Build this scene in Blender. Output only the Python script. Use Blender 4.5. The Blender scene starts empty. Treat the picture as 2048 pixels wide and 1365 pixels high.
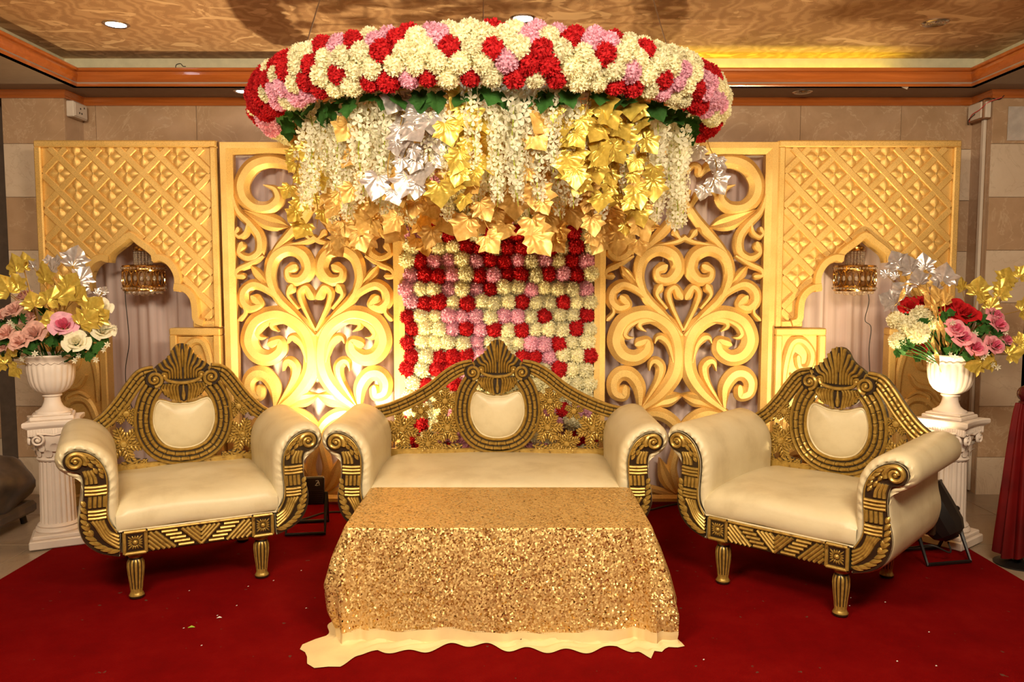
import bpy, math, random
from mathutils import Vector, Matrix
import numpy as np

random.seed(7)
PI = math.pi
SC = bpy.context.scene
COL = SC.collection

# ------------------------------------------------------------------ camera
F_PX, PITCH, CAM_H, CAM_X = 1603.5, 0.077, 1.562, 0.097
cd = bpy.data.cameras.new('camera'); cam = bpy.data.objects.new('camera', cd); COL.objects.link(cam)
cd.sensor_width = 36.0; cd.lens = F_PX / 2048.0 * 36.0; cd.clip_start = 0.05
cam.location = (CAM_X, 0, CAM_H); cam.rotation_euler = (PI / 2 - PITCH, 0, 0)
SC.camera = cam

# ------------------------------------------------------------------ world, exposure
w = bpy.data.worlds.new('world'); SC.world = w; w.use_nodes = True
w.node_tree.nodes['Background'].inputs[0].default_value = (1.0, 0.8, 0.6, 1)
w.node_tree.nodes['Background'].inputs[1].default_value = 0.0
SC.view_settings.view_transform = 'Standard'; SC.view_settings.look = 'None'
SC.view_settings.exposure = 0.0; SC.view_settings.gamma = 1.0
SC.view_settings.use_curve_mapping = False

def area_light(name, loc, target, size, energy, color, size_y=None, spread=None):
    ld = bpy.data.lights.new(name, 'AREA'); ld.energy = energy; ld.color = color
    ld.shape = 'RECTANGLE' if size_y else 'DISK'; ld.size = size
    if size_y: ld.size_y = size_y
    if spread: ld.spread = spread
    o = bpy.data.objects.new(name, ld); COL.objects.link(o); o.location = loc
    o.rotation_euler = (Vector(target) - Vector(loc)).to_track_quat('-Z', 'Y').to_euler()
    return o
def spot_light(name, loc, target, energy, color, angle, blend=0.6, radius=0.05):
    ld = bpy.data.lights.new(name, 'SPOT'); ld.energy = energy; ld.color = color
    ld.spot_size = angle; ld.spot_blend = blend; ld.shadow_soft_size = radius
    o = bpy.data.objects.new(name, ld); COL.objects.link(o); o.location = loc
    o.rotation_euler = (Vector(target) - Vector(loc)).to_track_quat('-Z', 'Y').to_euler()
    return o
# the hall's ceiling lamps go on behind the camera
WARM = (1.0, 0.83, 0.60)
for sx, side_ in ((-1, 'left'), (1, 'right')):
    area_light('hall_lamp_%s_offscreen' % side_, (1.25 * sx, 0.9, 2.97), (0.9 * sx, 4.6, 1.0), 1.2, 178, WARM, 0.6)
# the monogrammed stage lamp on the carpet, aimed up at the carved screens (the can lamp's light is in its builder)
WASH = (1.0, 0.78, 0.44)
spot_light('stage_wash_light', (-1.12, 4.93, 0.44), (-0.80, 5.46, 1.75), 250, WASH, 2.4, 0.7, 0.06)

# ------------------------------------------------------------------ projection helpers
cp, sp = math.cos(PITCH), math.sin(PITCH)
def _ray(px, py):
    x = (px - 1024.0) / F_PX; v = (682.5 - py) / F_PX
    return (x, v * sp + cp, v * cp - sp)
def at_y(px, py, d):
    r = _ray(px, py); t = d / r[1]
    return Vector((CAM_X + t * r[0], d, CAM_H + t * r[2]))
def at_z(px, py, z):
    r = _ray(px, py); t = (z - CAM_H) / r[2]
    return Vector((CAM_X + t * r[0], t * r[1], z))
def to_px(p):
    X, Y, Z = p[0] - CAM_X, p[1], p[2] - CAM_H
    d = Y * cp - Z * sp; v = Z * cp + Y * sp
    return 1024 + F_PX * X / d, 682.5 - F_PX * v / d

# ------------------------------------------------------------------ materials
def new_mat(name):
    m = bpy.data.materials.new(name); m.use_nodes = True
    nt = m.node_tree; b = nt.nodes['Principled BSDF']
    return m, nt, b
def lnk(nt, a, b): nt.links.new(a, b)
def coords(nt, scale=(1, 1, 1), kind='Object'):
    tc = nt.nodes.new('ShaderNodeTexCoord'); mp = nt.nodes.new('ShaderNodeMapping')
    mp.inputs['Scale'].default_value = scale; lnk(nt, tc.outputs[kind], mp.inputs['Vector'])
    return mp.outputs['Vector']
def noise(nt, vec, scale, detail=3, rough=0.5, dist=0.0):
    n = nt.nodes.new('ShaderNodeTexNoise'); n.inputs['Scale'].default_value = scale
    n.inputs['Detail'].default_value = detail; n.inputs['Roughness'].default_value = rough
    n.inputs['Distortion'].default_value = dist
    if vec is not None: lnk(nt, vec, n.inputs['Vector'])
    return n
def ramp(nt, fac, stops):
    r = nt.nodes.new('ShaderNodeValToRGB'); e = r.color_ramp.elements
    while len(e) < len(stops): e.new(0.5)
    for el, (p, c) in zip(e, stops):
        el.position = p; el.color = (c[0], c[1], c[2], 1)
    lnk(nt, fac, r.inputs['Fac']); return r
def bump(nt, b, height, strength=0.2, dist=0.01):
    bn = nt.nodes.new('ShaderNodeBump'); bn.inputs['Strength'].default_value = strength
    bn.inputs['Distance'].default_value = dist
    lnk(nt, height, bn.inputs['Height']); lnk(nt, bn.outputs['Normal'], b.inputs['Normal'])
def plain(name, col, rough=0.5, metal=0.0, var=0.12, nscale=20, bmp=0.0, bscale=120, spec=0.5, sheen=0.0, coat=0.0):
    m, nt, b = new_mat(name)
    v = coords(nt); n = noise(nt, v, nscale, 4)
    lo = tuple(max(0, c * (1 - var)) for c in col); hi = tuple(min(1, c * (1 + var)) for c in col)
    r = ramp(nt, n.outputs['Fac'], [(0.3, lo), (0.7, hi)])
    lnk(nt, r.outputs['Color'], b.inputs['Base Color'])
    b.inputs['Roughness'].default_value = rough; b.inputs['Metallic'].default_value = metal
    b.inputs['Specular IOR Level'].default_value = spec
    if sheen: b.inputs['Sheen Weight'].default_value = sheen
    if coat: b.inputs['Coat Weight'].default_value = coat
    if bmp: bump(nt, b, noise(nt, v, bscale, 3).outputs['Fac'], bmp, 0.003)
    return m

def mat_panel_gold():
    m, nt, b = new_mat('glitter_gold_paint')
    v = coords(nt)
    n = noise(nt, v, 6, 4); g = noise(nt, v, 420, 2)
    r = ramp(nt, n.outputs['Fac'], [(0.3, (0.68, 0.42, 0.115)), (0.7, (0.80, 0.53, 0.175))])
    lnk(nt, r.outputs['Color'], b.inputs['Base Color'])
    b.inputs['Metallic'].default_value = 0.45
    rr = ramp(nt, g.outputs['Fac'], [(0.45, (0.5,) * 3), (0.62, (0.2,) * 3)])
    lnk(nt, rr.outputs['Color'], b.inputs['Roughness'])
    bump(nt, b, g.outputs['Fac'], 0.35, 0.004)
    return m
def mat_carved_gold():
    m, nt, b = new_mat('antique_gold_paint')
    v = coords(nt); n = noise(nt, v, 38, 5, 0.65)
    r = ramp(nt, n.outputs['Fac'], [(0.30, (0.12, 0.06, 0.01)), (0.40, (0.36, 0.22, 0.042)), (0.72, (0.54, 0.36, 0.085))])
    lnk(nt, r.outputs['Color'], b.inputs['Base Color'])
    b.inputs['Metallic'].default_value = 0.5; b.inputs['Roughness'].default_value = 0.36
    b.inputs['Coat Weight'].default_value = 0.15; b.inputs['Coat Roughness'].default_value = 0.2
    return m
def mat_leather():
    m, nt, b = new_mat('cream_leather')
    v = coords(nt); n = noise(nt, v, 5, 6, 0.6); n2 = noise(nt, v, 60, 3)
    r = ramp(nt, n.outputs['Fac'], [(0.25, (0.50, 0.41, 0.24)), (0.5, (0.62, 0.53, 0.33)), (0.75, (0.66, 0.58, 0.38))])
    lnk(nt, r.outputs['Color'], b.inputs['Base Color'])
    b.inputs['Roughness'].default_value = 0.42
    mx = nt.nodes.new('ShaderNodeMath'); mx.operation = 'MULTIPLY_ADD'; mx.inputs[1].default_value = 0.15
    lnk(nt, n2.outputs['Fac'], mx.inputs[0]); lnk(nt, n.outputs['Fac'], mx.inputs[2])
    bump(nt, b, mx.outputs[0], 0.25, 0.012)
    return m
def mat_carpet():
    m, nt, b = new_mat('red_carpet_felt')
    v = coords(nt); n = noise(nt, v, 3.5, 6, 0.7); n2 = noise(nt, v, 260, 2); n3 = noise(nt, v, 23, 3)
    r = ramp(nt, n.outputs['Fac'], [(0.2, (0.10, 0.001, 0.001)), (0.5, (0.14, 0.0015, 0.0015)), (0.8, (0.175, 0.004, 0.003))])
    sp_ = ramp(nt, n3.outputs['Fac'], [(0.715, (0, 0, 0)), (0.74, (1, 1, 1))])
    mx = nt.nodes.new('ShaderNodeMix'); mx.data_type = 'RGBA'; mx.inputs['B'].default_value = (0.10, 0.045, 0.03, 1)
    lnk(nt, sp_.outputs['Color'], mx.inputs['Factor']); lnk(nt, r.outputs['Color'], mx.inputs['A'])
    lnk(nt, mx.outputs['Result'], b.inputs['Base Color'])
    b.inputs['Roughness'].default_value = 0.95; b.inputs['Specular IOR Level'].default_value = 0.03
    bump(nt, b, n2.outputs['Fac'], 0.5, 0.004)
    return m
def mat_marble(name, a, c, vein):
    m, nt, b = new_mat(name)
    tc = nt.nodes.new('ShaderNodeTexCoord'); oi = nt.nodes.new('ShaderNodeObjectInfo')
    ad = nt.nodes.new('ShaderNodeVectorMath'); ad.operation = 'ADD'
    cm = nt.nodes.new('ShaderNodeCombineXYZ')
    mul = nt.nodes.new('ShaderNodeMath'); mul.operation = 'MULTIPLY'; mul.inputs[1].default_value = 37
    lnk(nt, oi.outputs['Random'], mul.inputs[0]); lnk(nt, mul.outputs[0], cm.inputs[0]); lnk(nt, mul.outputs[0], cm.inputs[2])
    lnk(nt, tc.outputs['Object'], ad.inputs[0]); lnk(nt, cm.outputs[0], ad.inputs[1])
    n = noise(nt, ad.outputs[0], 4.5, 8, 0.62, 0.6); n2 = noise(nt, ad.outputs[0], 2.2, 5, 0.6, 2.2)
    r = ramp(nt, n.outputs['Fac'], [(0.3, a), (0.7, c)])
    rv = ramp(nt, n2.outputs['Fac'], [(0.485, (0, 0, 0)), (0.5, (0.6,) * 3), (0.515, (0, 0, 0))])
    mx = nt.nodes.new('ShaderNodeMix'); mx.data_type = 'RGBA'; mx.inputs['B'].default_value = (*vein, 1)
    lnk(nt, rv.outputs['Color'], mx.inputs['Factor']); lnk(nt, r.outputs['Color'], mx.inputs['A'])
    lnk(nt, mx.outputs['Result'], b.inputs['Base Color'])
    b.inputs['Roughness'].default_value = 0.28
    return m
def mat_wood():
    m, nt, b = new_mat('varnished_orange_wood')
    v = coords(nt, (1, 6, 14)); n = noise(nt, v, 2.0, 6, 0.6, 0.8)
    r = ramp(nt, n.outputs['Fac'], [(0.25, (0.30, 0.075, 0.012)), (0.75, (0.46, 0.13, 0.025))])
    lnk(nt, r.outputs['Color'], b.inputs['Base Color'])
    b.inputs['Roughness'].default_value = 0.22; b.inputs['Coat Weight'].default_value = 0.4
    return m
def mat_ceiling_paper():
    m, nt, b = new_mat('bronze_cloud_wallpaper')
    v = coords(nt, (1, 1.6, 1)); n = noise(nt, v, 3.4, 3, 0.5, 1.3)
    v2 = coords(nt, (1, 1, 1)); wv = nt.nodes.new('ShaderNodeTexWave')
    wv.inputs['Scale'].default_value = 3.0; wv.inputs['Distortion'].default_value = 14; wv.inputs['Detail'].default_value = 3
    wv.inputs['Detail Scale'].default_value = 1.6; lnk(nt, v2, wv.inputs['Vector'])
    r1 = ramp(nt, wv.outputs['Color'], [(0.25, (0.40, 0.22, 0.105)), (0.45, (0.50, 0.29, 0.145)), (0.6, (0.41, 0.23, 0.11)), (0.8, (0.52, 0.31, 0.16))])
    r2 = ramp(nt, n.outputs['Fac'], [(0.60, (0, 0, 0)), (0.62, (1, 1, 1))])
    mx = nt.nodes.new('ShaderNodeMix'); mx.data_type = 'RGBA'; mx.inputs['B'].default_value = (0.68, 0.45, 0.25, 1)
    lnk(nt, r2.outputs['Color'], mx.inputs['Factor']); lnk(nt, r1.outputs['Color'], mx.inputs['A'])
    lnk(nt, mx.outputs['Result'], b.inputs['Base Color'])
    b.inputs['Roughness'].default_value = 0.6; b.inputs['Metallic'].default_value = 0.0
    return m
def mat_sequin():
    m, nt, b = new_mat('gold_sequins')
    v = coords(nt)
    vo = nt.nodes.new('ShaderNodeTexVoronoi'); vo.inputs['Scale'].default_value = 150; lnk(nt, v, vo.inputs['Vector'])
    sub = nt.nodes.new('ShaderNodeVectorMath'); sub.operation = 'SUBTRACT'; sub.inputs[1].default_value = (0.5, 0.5, 0.5)
    lnk(nt, vo.outputs['Color'], sub.inputs[0])
    sx = nt.nodes.new('ShaderNodeSeparateXYZ'); lnk(nt, vo.outputs['Color'], sx.inputs[0])
    spark = nt.nodes.new('ShaderNodeMath'); spark.operation = 'GREATER_THAN'; spark.inputs[1].default_value = 0.93; lnk(nt, sx.outputs[1], spark.inputs[0])
    dark = nt.nodes.new('ShaderNodeMath'); dark.operation = 'LESS_THAN'; lnk(nt, sx.outputs[0], dark.inputs[0])
    n = noise(nt, v, 9, 4, 0.6)
    mr = nt.nodes.new('ShaderNodeMapRange'); mr.inputs['From Min'].default_value = 0.3; mr.inputs['From Max'].default_value = 0.7
    mr.inputs['To Min'].default_value = 0.05; mr.inputs['To Max'].default_value = 0.42; lnk(nt, n.outputs['Fac'], mr.inputs['Value']); lnk(nt, mr.outputs[0], dark.inputs[1])
    sc = nt.nodes.new('ShaderNodeVectorMath'); sc.operation = 'SCALE'
    js = nt.nodes.new('ShaderNodeMath'); js.operation = 'MULTIPLY_ADD'; js.inputs[1].default_value = 0.9; js.inputs[2].default_value = 0.55
    jd = nt.nodes.new('ShaderNodeMath'); jd.operation = 'MULTIPLY_ADD'; jd.inputs[1].default_value = 0.8; lnk(nt, dark.outputs[0], jd.inputs[0])
    lnk(nt, spark.outputs[0], js.inputs[0]); lnk(nt, js.outputs[0], jd.inputs[2]); lnk(nt, jd.outputs[0], sc.inputs['Scale']); lnk(nt, sub.outputs[0], sc.inputs[0])
    ge = nt.nodes.new('ShaderNodeNewGeometry')
    ad = nt.nodes.new('ShaderNodeVectorMath'); ad.operation = 'ADD'
    lnk(nt, ge.outputs['Normal'], ad.inputs[0]); lnk(nt, sc.outputs[0], ad.inputs[1])
    no = nt.nodes.new('ShaderNodeVectorMath'); no.operation = 'NORMALIZE'; lnk(nt, ad.outputs[0], no.inputs[0])
    lnk(nt, no.outputs[0], b.inputs['Normal'])
    r = ramp(nt, sx.outputs[2], [(0.0, (0.66, 0.43, 0.14)), (1.0, (0.82, 0.56, 0.22))])
    lnk(nt, r.outputs['Color'], b.inputs['Base Color'])
    mt = nt.nodes.new('ShaderNodeMath'); mt.operation = 'ADD'; mt.use_clamp = True
    md = nt.nodes.new('ShaderNodeMath'); md.operation = 'MULTIPLY_ADD'; md.inputs[1].default_value = 0.4; md.inputs[2].default_value = 0.55
    lnk(nt, dark.outputs[0], md.inputs[0]); lnk(nt, md.outputs[0], mt.inputs[0]); lnk(nt, spark.outputs[0], mt.inputs[1]); lnk(nt, mt.outputs[0], b.inputs['Metallic'])
    rr = nt.nodes.new('ShaderNodeMath'); rr.operation = 'MULTIPLY_ADD'; rr.inputs[1].default_value = -0.27; rr.inputs[2].default_value = 0.42
    lnk(nt, spark.outputs[0], rr.inputs[0]); lnk(nt, rr.outputs[0], b.inputs['Roughness'])
    return m
def mat_sheer():
    m, nt, b = new_mat('sheer_pink_voile')
    b.inputs['Base Color'].default_value = (0.92, 0.74, 0.69, 1); b.inputs['Roughness'].default_value = 0.8
    out = nt.nodes['Material Output']
    tr = nt.nodes.new('ShaderNodeBsdfTransparent'); tl = nt.nodes.new('ShaderNodeBsdfTranslucent')
    tl.inputs[0].default_value = (0.92, 0.74, 0.69, 1)
    v = coords(nt, (22, 22, 0.4)); n = noise(nt, v, 1.0, 3)
    m1 = nt.nodes.new('ShaderNodeMixShader'); m1.inputs[0].default_value = 0.35
    lnk(nt, b.outputs[0], m1.inputs[1]); lnk(nt, tl.outputs[0], m1.inputs[2])
    m2 = nt.nodes.new('ShaderNodeMixShader')
    r = ramp(nt, n.outputs['Fac'], [(0.3, (0.7,) * 3), (0.7, (0.95,) * 3)])
    lnk(nt, r.outputs['Color'], m2.inputs[0]); lnk(nt, tr.outputs[0], m2.inputs[1]); lnk(nt, m1.outputs[0], m2.inputs[2])
    lnk(nt, m2.outputs[0], out.inputs['Surface'])
    return m
def mat_petal(name, col, tl=0.25):
    m, nt, b = new_mat(name)
    oi = nt.nodes.new('ShaderNodeObjectInfo')
    v = coords(nt); n = noise(nt, v, 60, 2)
    lo = tuple(c * 0.82 for c in col); hi = tuple(min(1, c * 1.1) for c in col)
    r = ramp(nt, n.outputs['Fac'], [(0.3, lo), (0.7, hi)])
    hs = nt.nodes.new('ShaderNodeHueSaturation')
    mr = nt.nodes.new('ShaderNodeMapRange'); mr.inputs['To Min'].default_value = 0.86; mr.inputs['To Max'].default_value = 1.08
    lnk(nt, oi.outputs['Random'], mr.inputs['Value']); lnk(nt, mr.outputs[0], hs.inputs['Value'])
    lnk(nt, r.outputs['Color'], hs.inputs['Color']); lnk(nt, hs.outputs['Color'], b.inputs['Base Color'])
    b.inputs['Roughness'].default_value = 0.75; b.inputs['Specular IOR Level'].default_value = 0.2
    b.inputs['Subsurface Weight'].default_value = 0.0
    out = nt.nodes['Material Output']; t = nt.nodes.new('ShaderNodeBsdfTranslucent'); lnk(nt, hs.outputs['Color'], t.inputs[0])
    mx = nt.nodes.new('ShaderNodeMixShader'); mx.inputs[0].default_value = tl
    lnk(nt, b.outputs[0], mx.inputs[1]); lnk(nt, t.outputs[0], mx.inputs[2]); lnk(nt, mx.outputs[0], out.inputs['Surface'])
    return m
def mat_foil(name, lo, hi, rough=0.3, metal=0.8):
    m, nt, b = new_mat(name)
    v = coords(nt); n = noise(nt, v, 45, 4)
    r = ramp(nt, n.outputs['Fac'], [(0.3, lo), (0.7, hi)])
    lnk(nt, r.outputs['Color'], b.inputs['Base Color'])
    b.inputs['Metallic'].default_value = metal; b.inputs['Roughness'].default_value = rough
    gr = nt.nodes.new('ShaderNodeTexGradient'); gr.gradient_type = 'RADIAL'; lnk(nt, v, gr.inputs['Vector'])
    mu = nt.nodes.new('ShaderNodeMath'); mu.operation = 'MULTIPLY'; mu.inputs[1].default_value = 2 * PI * 11; lnk(nt, gr.outputs['Fac'], mu.inputs[0])
    sn = nt.nodes.new('ShaderNodeMath'); sn.operation = 'SINE'; lnk(nt, mu.outputs[0], sn.inputs[0])
    bump(nt, b, sn.outputs[0], 0.35, 0.004)
    return m
def mat_emit(name, col, strength):
    m, nt, b = new_mat(name)
    b.inputs['Base Color'].default_value = (*col, 1); b.inputs['Emission Color'].default_value = (*col, 1)
    b.inputs['Emission Strength'].default_value = strength
    return m
def mat_glass(name, col, rough=0.02):
    m, nt, b = new_mat(name)
    b.inputs['Base Color'].default_value = (*col, 1); b.inputs['Roughness'].default_value = rough
    b.inputs['Transmission Weight'].default_value = 0.9; b.inputs['IOR'].default_value = 1.5
    return m

M = dict(
    panel=mat_panel_gold(), carved=mat_carved_gold(), leather=mat_leather(), carpet=mat_carpet(),
    mcream=mat_marble('cream_marble', (0.55, 0.42, 0.30), (0.63, 0.51, 0.38), (0.46, 0.34, 0.23)),
    mbrown=mat_marble('brown_marble', (0.36, 0.225, 0.125), (0.46, 0.30, 0.18), (0.56, 0.41, 0.27)),
    grout=plain('dark_grout', (0.10, 0.07, 0.05), 0.9),
    wood=mat_wood(), wooddark=plain('dark_wood_groove', (0.13, 0.03, 0.006), 0.4),
    paper=mat_ceiling_paper(), soffit=plain('taupe_soffit_paint', (0.30, 0.22, 0.165), 0.7, var=0.05),
    cove=plain('cream_cove_paint', (0.55, 0.50, 0.33), 0.7, var=0.08),
    hallwall=plain('beige_hall_paint', (0.45, 0.35, 0.25), 0.8),
    floortile=mat_marble('beige_floor_tile', (0.27, 0.20, 0.14), (0.34, 0.26, 0.18), (0.22, 0.16, 0.11)),
    black=plain('black_lacquer', (0.010, 0.007, 0.004), 0.35, var=0.2),
    darkwood=plain('dark_patina_wood', (0.022, 0.012, 0.005), 0.35, var=0.3),
    sequin=mat_sequin(), hem=plain('cream_lining_cloth', (0.72, 0.55, 0.27), 0.7, var=0.1, nscale=8),
    tablewood=plain('brown_table_wood', (0.22, 0.12, 0.05), 0.5),
    sheer=mat_sheer(), plaster=plain('white_plaster', (0.74, 0.64, 0.55), 0.55, var=0.05, nscale=9),
    cream=mat_petal('cream_petals', (0.92, 0.86, 0.58)), red=mat_petal('red_petals', (0.52, 0.012, 0.016), 0.15),
    pink=mat_petal('pink_petals', (0.86, 0.46, 0.58)), peach=mat_petal('peach_petals', (0.84, 0.50, 0.42)),
    rosepink=mat_petal('rose_pink_petals', (0.83, 0.34, 0.40)), rosecore=mat_petal('deep_pink_petals', (0.80, 0.16, 0.28)),
    ivory=mat_petal('ivory_petals', (0.86, 0.82, 0.62)), wist=mat_petal('white_wisteria_petals', (0.93, 0.89, 0.68), 0.35),
    green=mat_petal('green_leaf', (0.035, 0.12, 0.02), 0.2), lime=mat_petal('lime_stem', (0.50, 0.58, 0.06), 0.2),
    goldleaf=mat_foil('gold_foil', (0.62, 0.43, 0.06), (0.86, 0.65, 0.13), 0.33, 0.55),
    bronzeleaf=mat_foil('bronze_foil', (0.66, 0.37, 0.08), (0.86, 0.56, 0.18), 0.42, 0.4),
    silverleaf=mat_foil('silver_foil', (0.52, 0.46, 0.43), (0.74, 0.68, 0.64), 0.32, 0.6),
    lantern=plain('polished_gold_metal', (0.72, 0.46, 0.16), 0.16, 1.0, 0.1),
    crystal=mat_glass('crystal', (1.0, 0.93, 0.82)), amber=plain('amber_liner', (0.20, 0.09, 0.03), 0.3),
    wire=plain('black_cord', (0.02, 0.016, 0.012), 0.6), plasticw=plain('white_plastic', (0.62, 0.53, 0.43), 0.4, var=0.04),
    blackmetal=plain('black_metal', (0.014, 0.011, 0.010), 0.38, 0.2), whitemark=plain('white_print', (0.8, 0.78, 0.75), 0.6),
    lens=plain('dark_lens_glass', (0.05, 0.05, 0.06), 0.08), chrome=plain('chrome', (0.6, 0.58, 0.56), 0.15, 1.0),
    lampon=mat_emit('lit_lamp', (0.82, 0.88, 1.0), 14), lampoff=plain('frosted_lamp', (0.45, 0.36, 0.28), 0.25),
    redcloth=plain('red_satin', (0.11, 0.002, 0.002), 0.6, var=0.3, nscale=6, spec=0.2),
    brownfab=plain('brown_patterned_velvet', (0.055, 0.030, 0.014), 0.55, var=0.7, nscale=9, sheen=0.15),
    redwire=plain('red_wire', (0.55, 0.03, 0.02), 0.5), sheet=plain('grey_paper_sheet', (0.46, 0.40, 0.35), 0.25, var=0.12, nscale=14),
    brownbox=plain('brown_box_plastic', (0.26, 0.12, 0.05), 0.5), yellowled=mat_emit('yellow_led', (1.0, 0.86, 0.05), 6),
    carpetedge=plain('dark_red_plinth_cloth', (0.15, 0.010, 0.008), 0.9), twig=plain('gold_twig', (0.45, 0.28, 0.06), 0.4, 0.5),
    floorwhite=plain('white_scrap', (0.7, 0.65, 0.6), 0.8), limescrap=plain('lime_scrap', (0.35, 0.5, 0.05), 0.7),
)

# ------------------------------------------------------------------ mesh builder
class MB:
    def __init__(self): self.v = []; self.f = []; self.m = []
    def add(self, vs, fs, mi=0):
        o = len(self.v); self.v.extend(tuple(p) for p in vs)
        self.f.extend(tuple(i + o for i in f) for f in fs); self.m.extend([mi] * len(fs))
    def box(self, lo, hi, mi=0):
        x0, y0, z0 = lo; x1, y1, z1 = hi
        self.add([(x0, y0, z0), (x1, y0, z0), (x1, y1, z0), (x0, y1, z0), (x0, y0, z1), (x1, y0, z1), (x1, y1, z1), (x0, y1, z1)],
                 [(0, 3, 2, 1), (4, 5, 6, 7), (0, 1, 5, 4), (1, 2, 6, 5), (2, 3, 7, 6), (3, 0, 4, 7)], mi)
    def bbox(self, lo, hi, b=0.006, mi=0):      # box with chamfered edges
        c = [(lo[i] + hi[i]) / 2 for i in range(3)]; h = [(hi[i] - lo[i]) / 2 for i in range(3)]
        b = min(b, *[x * 0.9 for x in h]); vs = []; idx = {}
        for sx in (-1, 1):
            for sy in (-1, 1):
                for sz in (-1, 1):
                    s = (sx, sy, sz)
                    for ax in range(3):
                        p = [c[i] + s[i] * (h[i] - (0 if i == ax else b)) for i in range(3)]
                        idx[(s, ax)] = len(vs); vs.append(p)
        fs = []
        for ax in range(3):
            a1, a2 = [(1, 2), (2, 0), (0, 1)][ax]
            for s in (-1, 1):
                q = []
                for u, v in ((-1, -1), (1, -1), (1, 1), (-1, 1)):
                    t = [0, 0, 0]; t[ax] = s; t[a1] = u; t[a2] = v; q.append(idx[(tuple(t), ax)])
                fs.append(q if s > 0 else q[::-1])
        for ax in range(3):
            a1, a2 = [(1, 2), (2, 0), (0, 1)][ax]
            for u in (-1, 1):
                for v in (-1, 1):
                    t0 = [0, 0, 0]; t0[ax] = -1; t0[a1] = u; t0[a2] = v; t1 = list(t0); t1[ax] = 1
                    q = [idx[(tuple(t0), a1)], idx[(tuple(t1), a1)], idx[(tuple(t1), a2)], idx[(tuple(t0), a2)]]
                    fs.append(q if u * v > 0 else q[::-1])
        for sx in (-1, 1):
            for sy in (-1, 1):
                for sz in (-1, 1):
                    s = (sx, sy, sz); q = [idx[(s, 0)], idx[(s, 1)], idx[(s, 2)]]
                    fs.append(q if sx * sy * sz > 0 else q[::-1])
        self.add(vs, fs, mi)
    def tube(self, path, rad, n=6, mi=0, caps=True):
        path = [Vector(p) for p in path]; N = len(path)
        rad = [rad] * N if not hasattr(rad, '__len__') else rad
        up = Vector((0, 0, 1)); prev = None; vs = []
        for i, p in enumerate(path):
            t = (path[min(i + 1, N - 1)] - path[max(i - 1, 0)]).normalized()
            if prev is None:
                a = t.cross(up if abs(t.z) < 0.9 else Vector((1, 0, 0))).normalized()
            else:
                a = (prev - t * prev.dot(t)); a = a.normalized() if a.length > 1e-6 else prev
            prev = a; b = t.cross(a)
            for k in range(n):
                an = 2 * PI * k / n; vs.append(p + (a * math.cos(an) + b * math.sin(an)) * rad[i])
        fs = [(i * n + k, i * n + (k + 1) % n, (i + 1) * n + (k + 1) % n, (i + 1) * n + k) for i in range(N - 1) for k in range(n)]
        if caps: fs += [tuple(range(n))[::-1], tuple((N - 1) * n + k for k in range(n))]
        self.add(vs, fs, mi)
    def lathe(self, prof, n=24, c=(0, 0, 0), mi=0, fn=None, mfn=None):    # prof: (r, z); fn(angle, r, z) -> r
        vs = []
        for r, z in prof:
            for k in range(n):
                a = 2 * PI * k / n; rr = fn(a, r, z) if fn else r
                vs.append((c[0] + rr * math.cos(a), c[1] + rr * math.sin(a), c[2] + z))
        N = len(prof)
        fs = [(i * n + k, i * n + (k + 1) % n, (i + 1) * n + (k + 1) % n, (i + 1) * n + k) for i in range(N - 1) for k in range(n)]
        fs += [tuple(range(n))[::-1], tuple((N - 1) * n + k for k in range(n))]
        self.add(vs, fs, mi)
        if mfn:
            o = len(self.m) - len(fs)
            for i in range(N - 1):
                for k in range(n): self.m[o + i * n + k] = mfn(2 * PI * (k + .5) / n, (prof[i][1] + prof[i + 1][1]) / 2)
    def prism(self, poly, y0, y1, mi=0):        # poly of (x, z), extruded in y
        n = len(poly)
        ar = sum(poly[i][0] * poly[(i + 1) % n][1] - poly[(i + 1) % n][0] * poly[i][1] for i in range(n))
        if ar < 0: poly = poly[::-1]
        vs = [(x, y0, z) for x, z in poly] + [(x, y1, z) for x, z in poly]
        fs = [tuple(range(n)), tuple(range(2 * n - 1, n - 1, -1))]
        fs += [(i, n + i, n + (i + 1) % n, (i + 1) % n) for i in range(n)]
        self.add(vs, fs, mi)
    def ribbon(self, pts, ws, prof, cap=True, mi=0):
        """path of (x, z); prof: list of (t in -1..1, y) from one side to the other, front is -y"""
        N = len(pts); vs = []; m = len(prof)
        for i in range(N):
            a = pts[max(i - 1, 0)]; b = pts[min(i + 1, N - 1)]
            tx, tz = b[0] - a[0], b[1] - a[1]; L = math.hypot(tx, tz) or 1; nx, nz = -tz / L, tx / L
            for t, y in prof:
                vs.append((pts[i][0] + nx * t * ws[i] / 2, y, pts[i][1] + nz * t * ws[i] / 2))
        fs = [(i * m + k, i * m + k + 1, (i + 1) * m + k + 1, (i + 1) * m + k) for i in range(N - 1) for k in range(m - 1)]
        if cap: fs += [tuple(range(m))[::-1], tuple((N - 1) * m + k for k in range(m))]
        self.add(vs, fs, mi)
    def ridge(self, pts, w, y, h, mi=0, n=5):   # half round bead lying on plane y, bulging towards -y
        N = len(pts); ws = [w] * N if not hasattr(w, '__len__') else w
        vs = []
        for i in range(N):
            a = pts[max(i - 1, 0)]; b = pts[min(i + 1, N - 1)]
            tx, tz = b[0] - a[0], b[1] - a[1]; L = math.hypot(tx, tz) or 1; nx, nz = -tz / L, tx / L
            hh = h * min(1, ws[i] / (max(ws) + 1e-9) * 1.3)
            for k in range(n):
                an = PI * k / (n - 1); t = math.cos(an)
                vs.append((pts[i][0] + nx * t * ws[i] / 2, y - math.sin(an) * hh, pts[i][1] + nz * t * ws[i] / 2))
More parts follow.
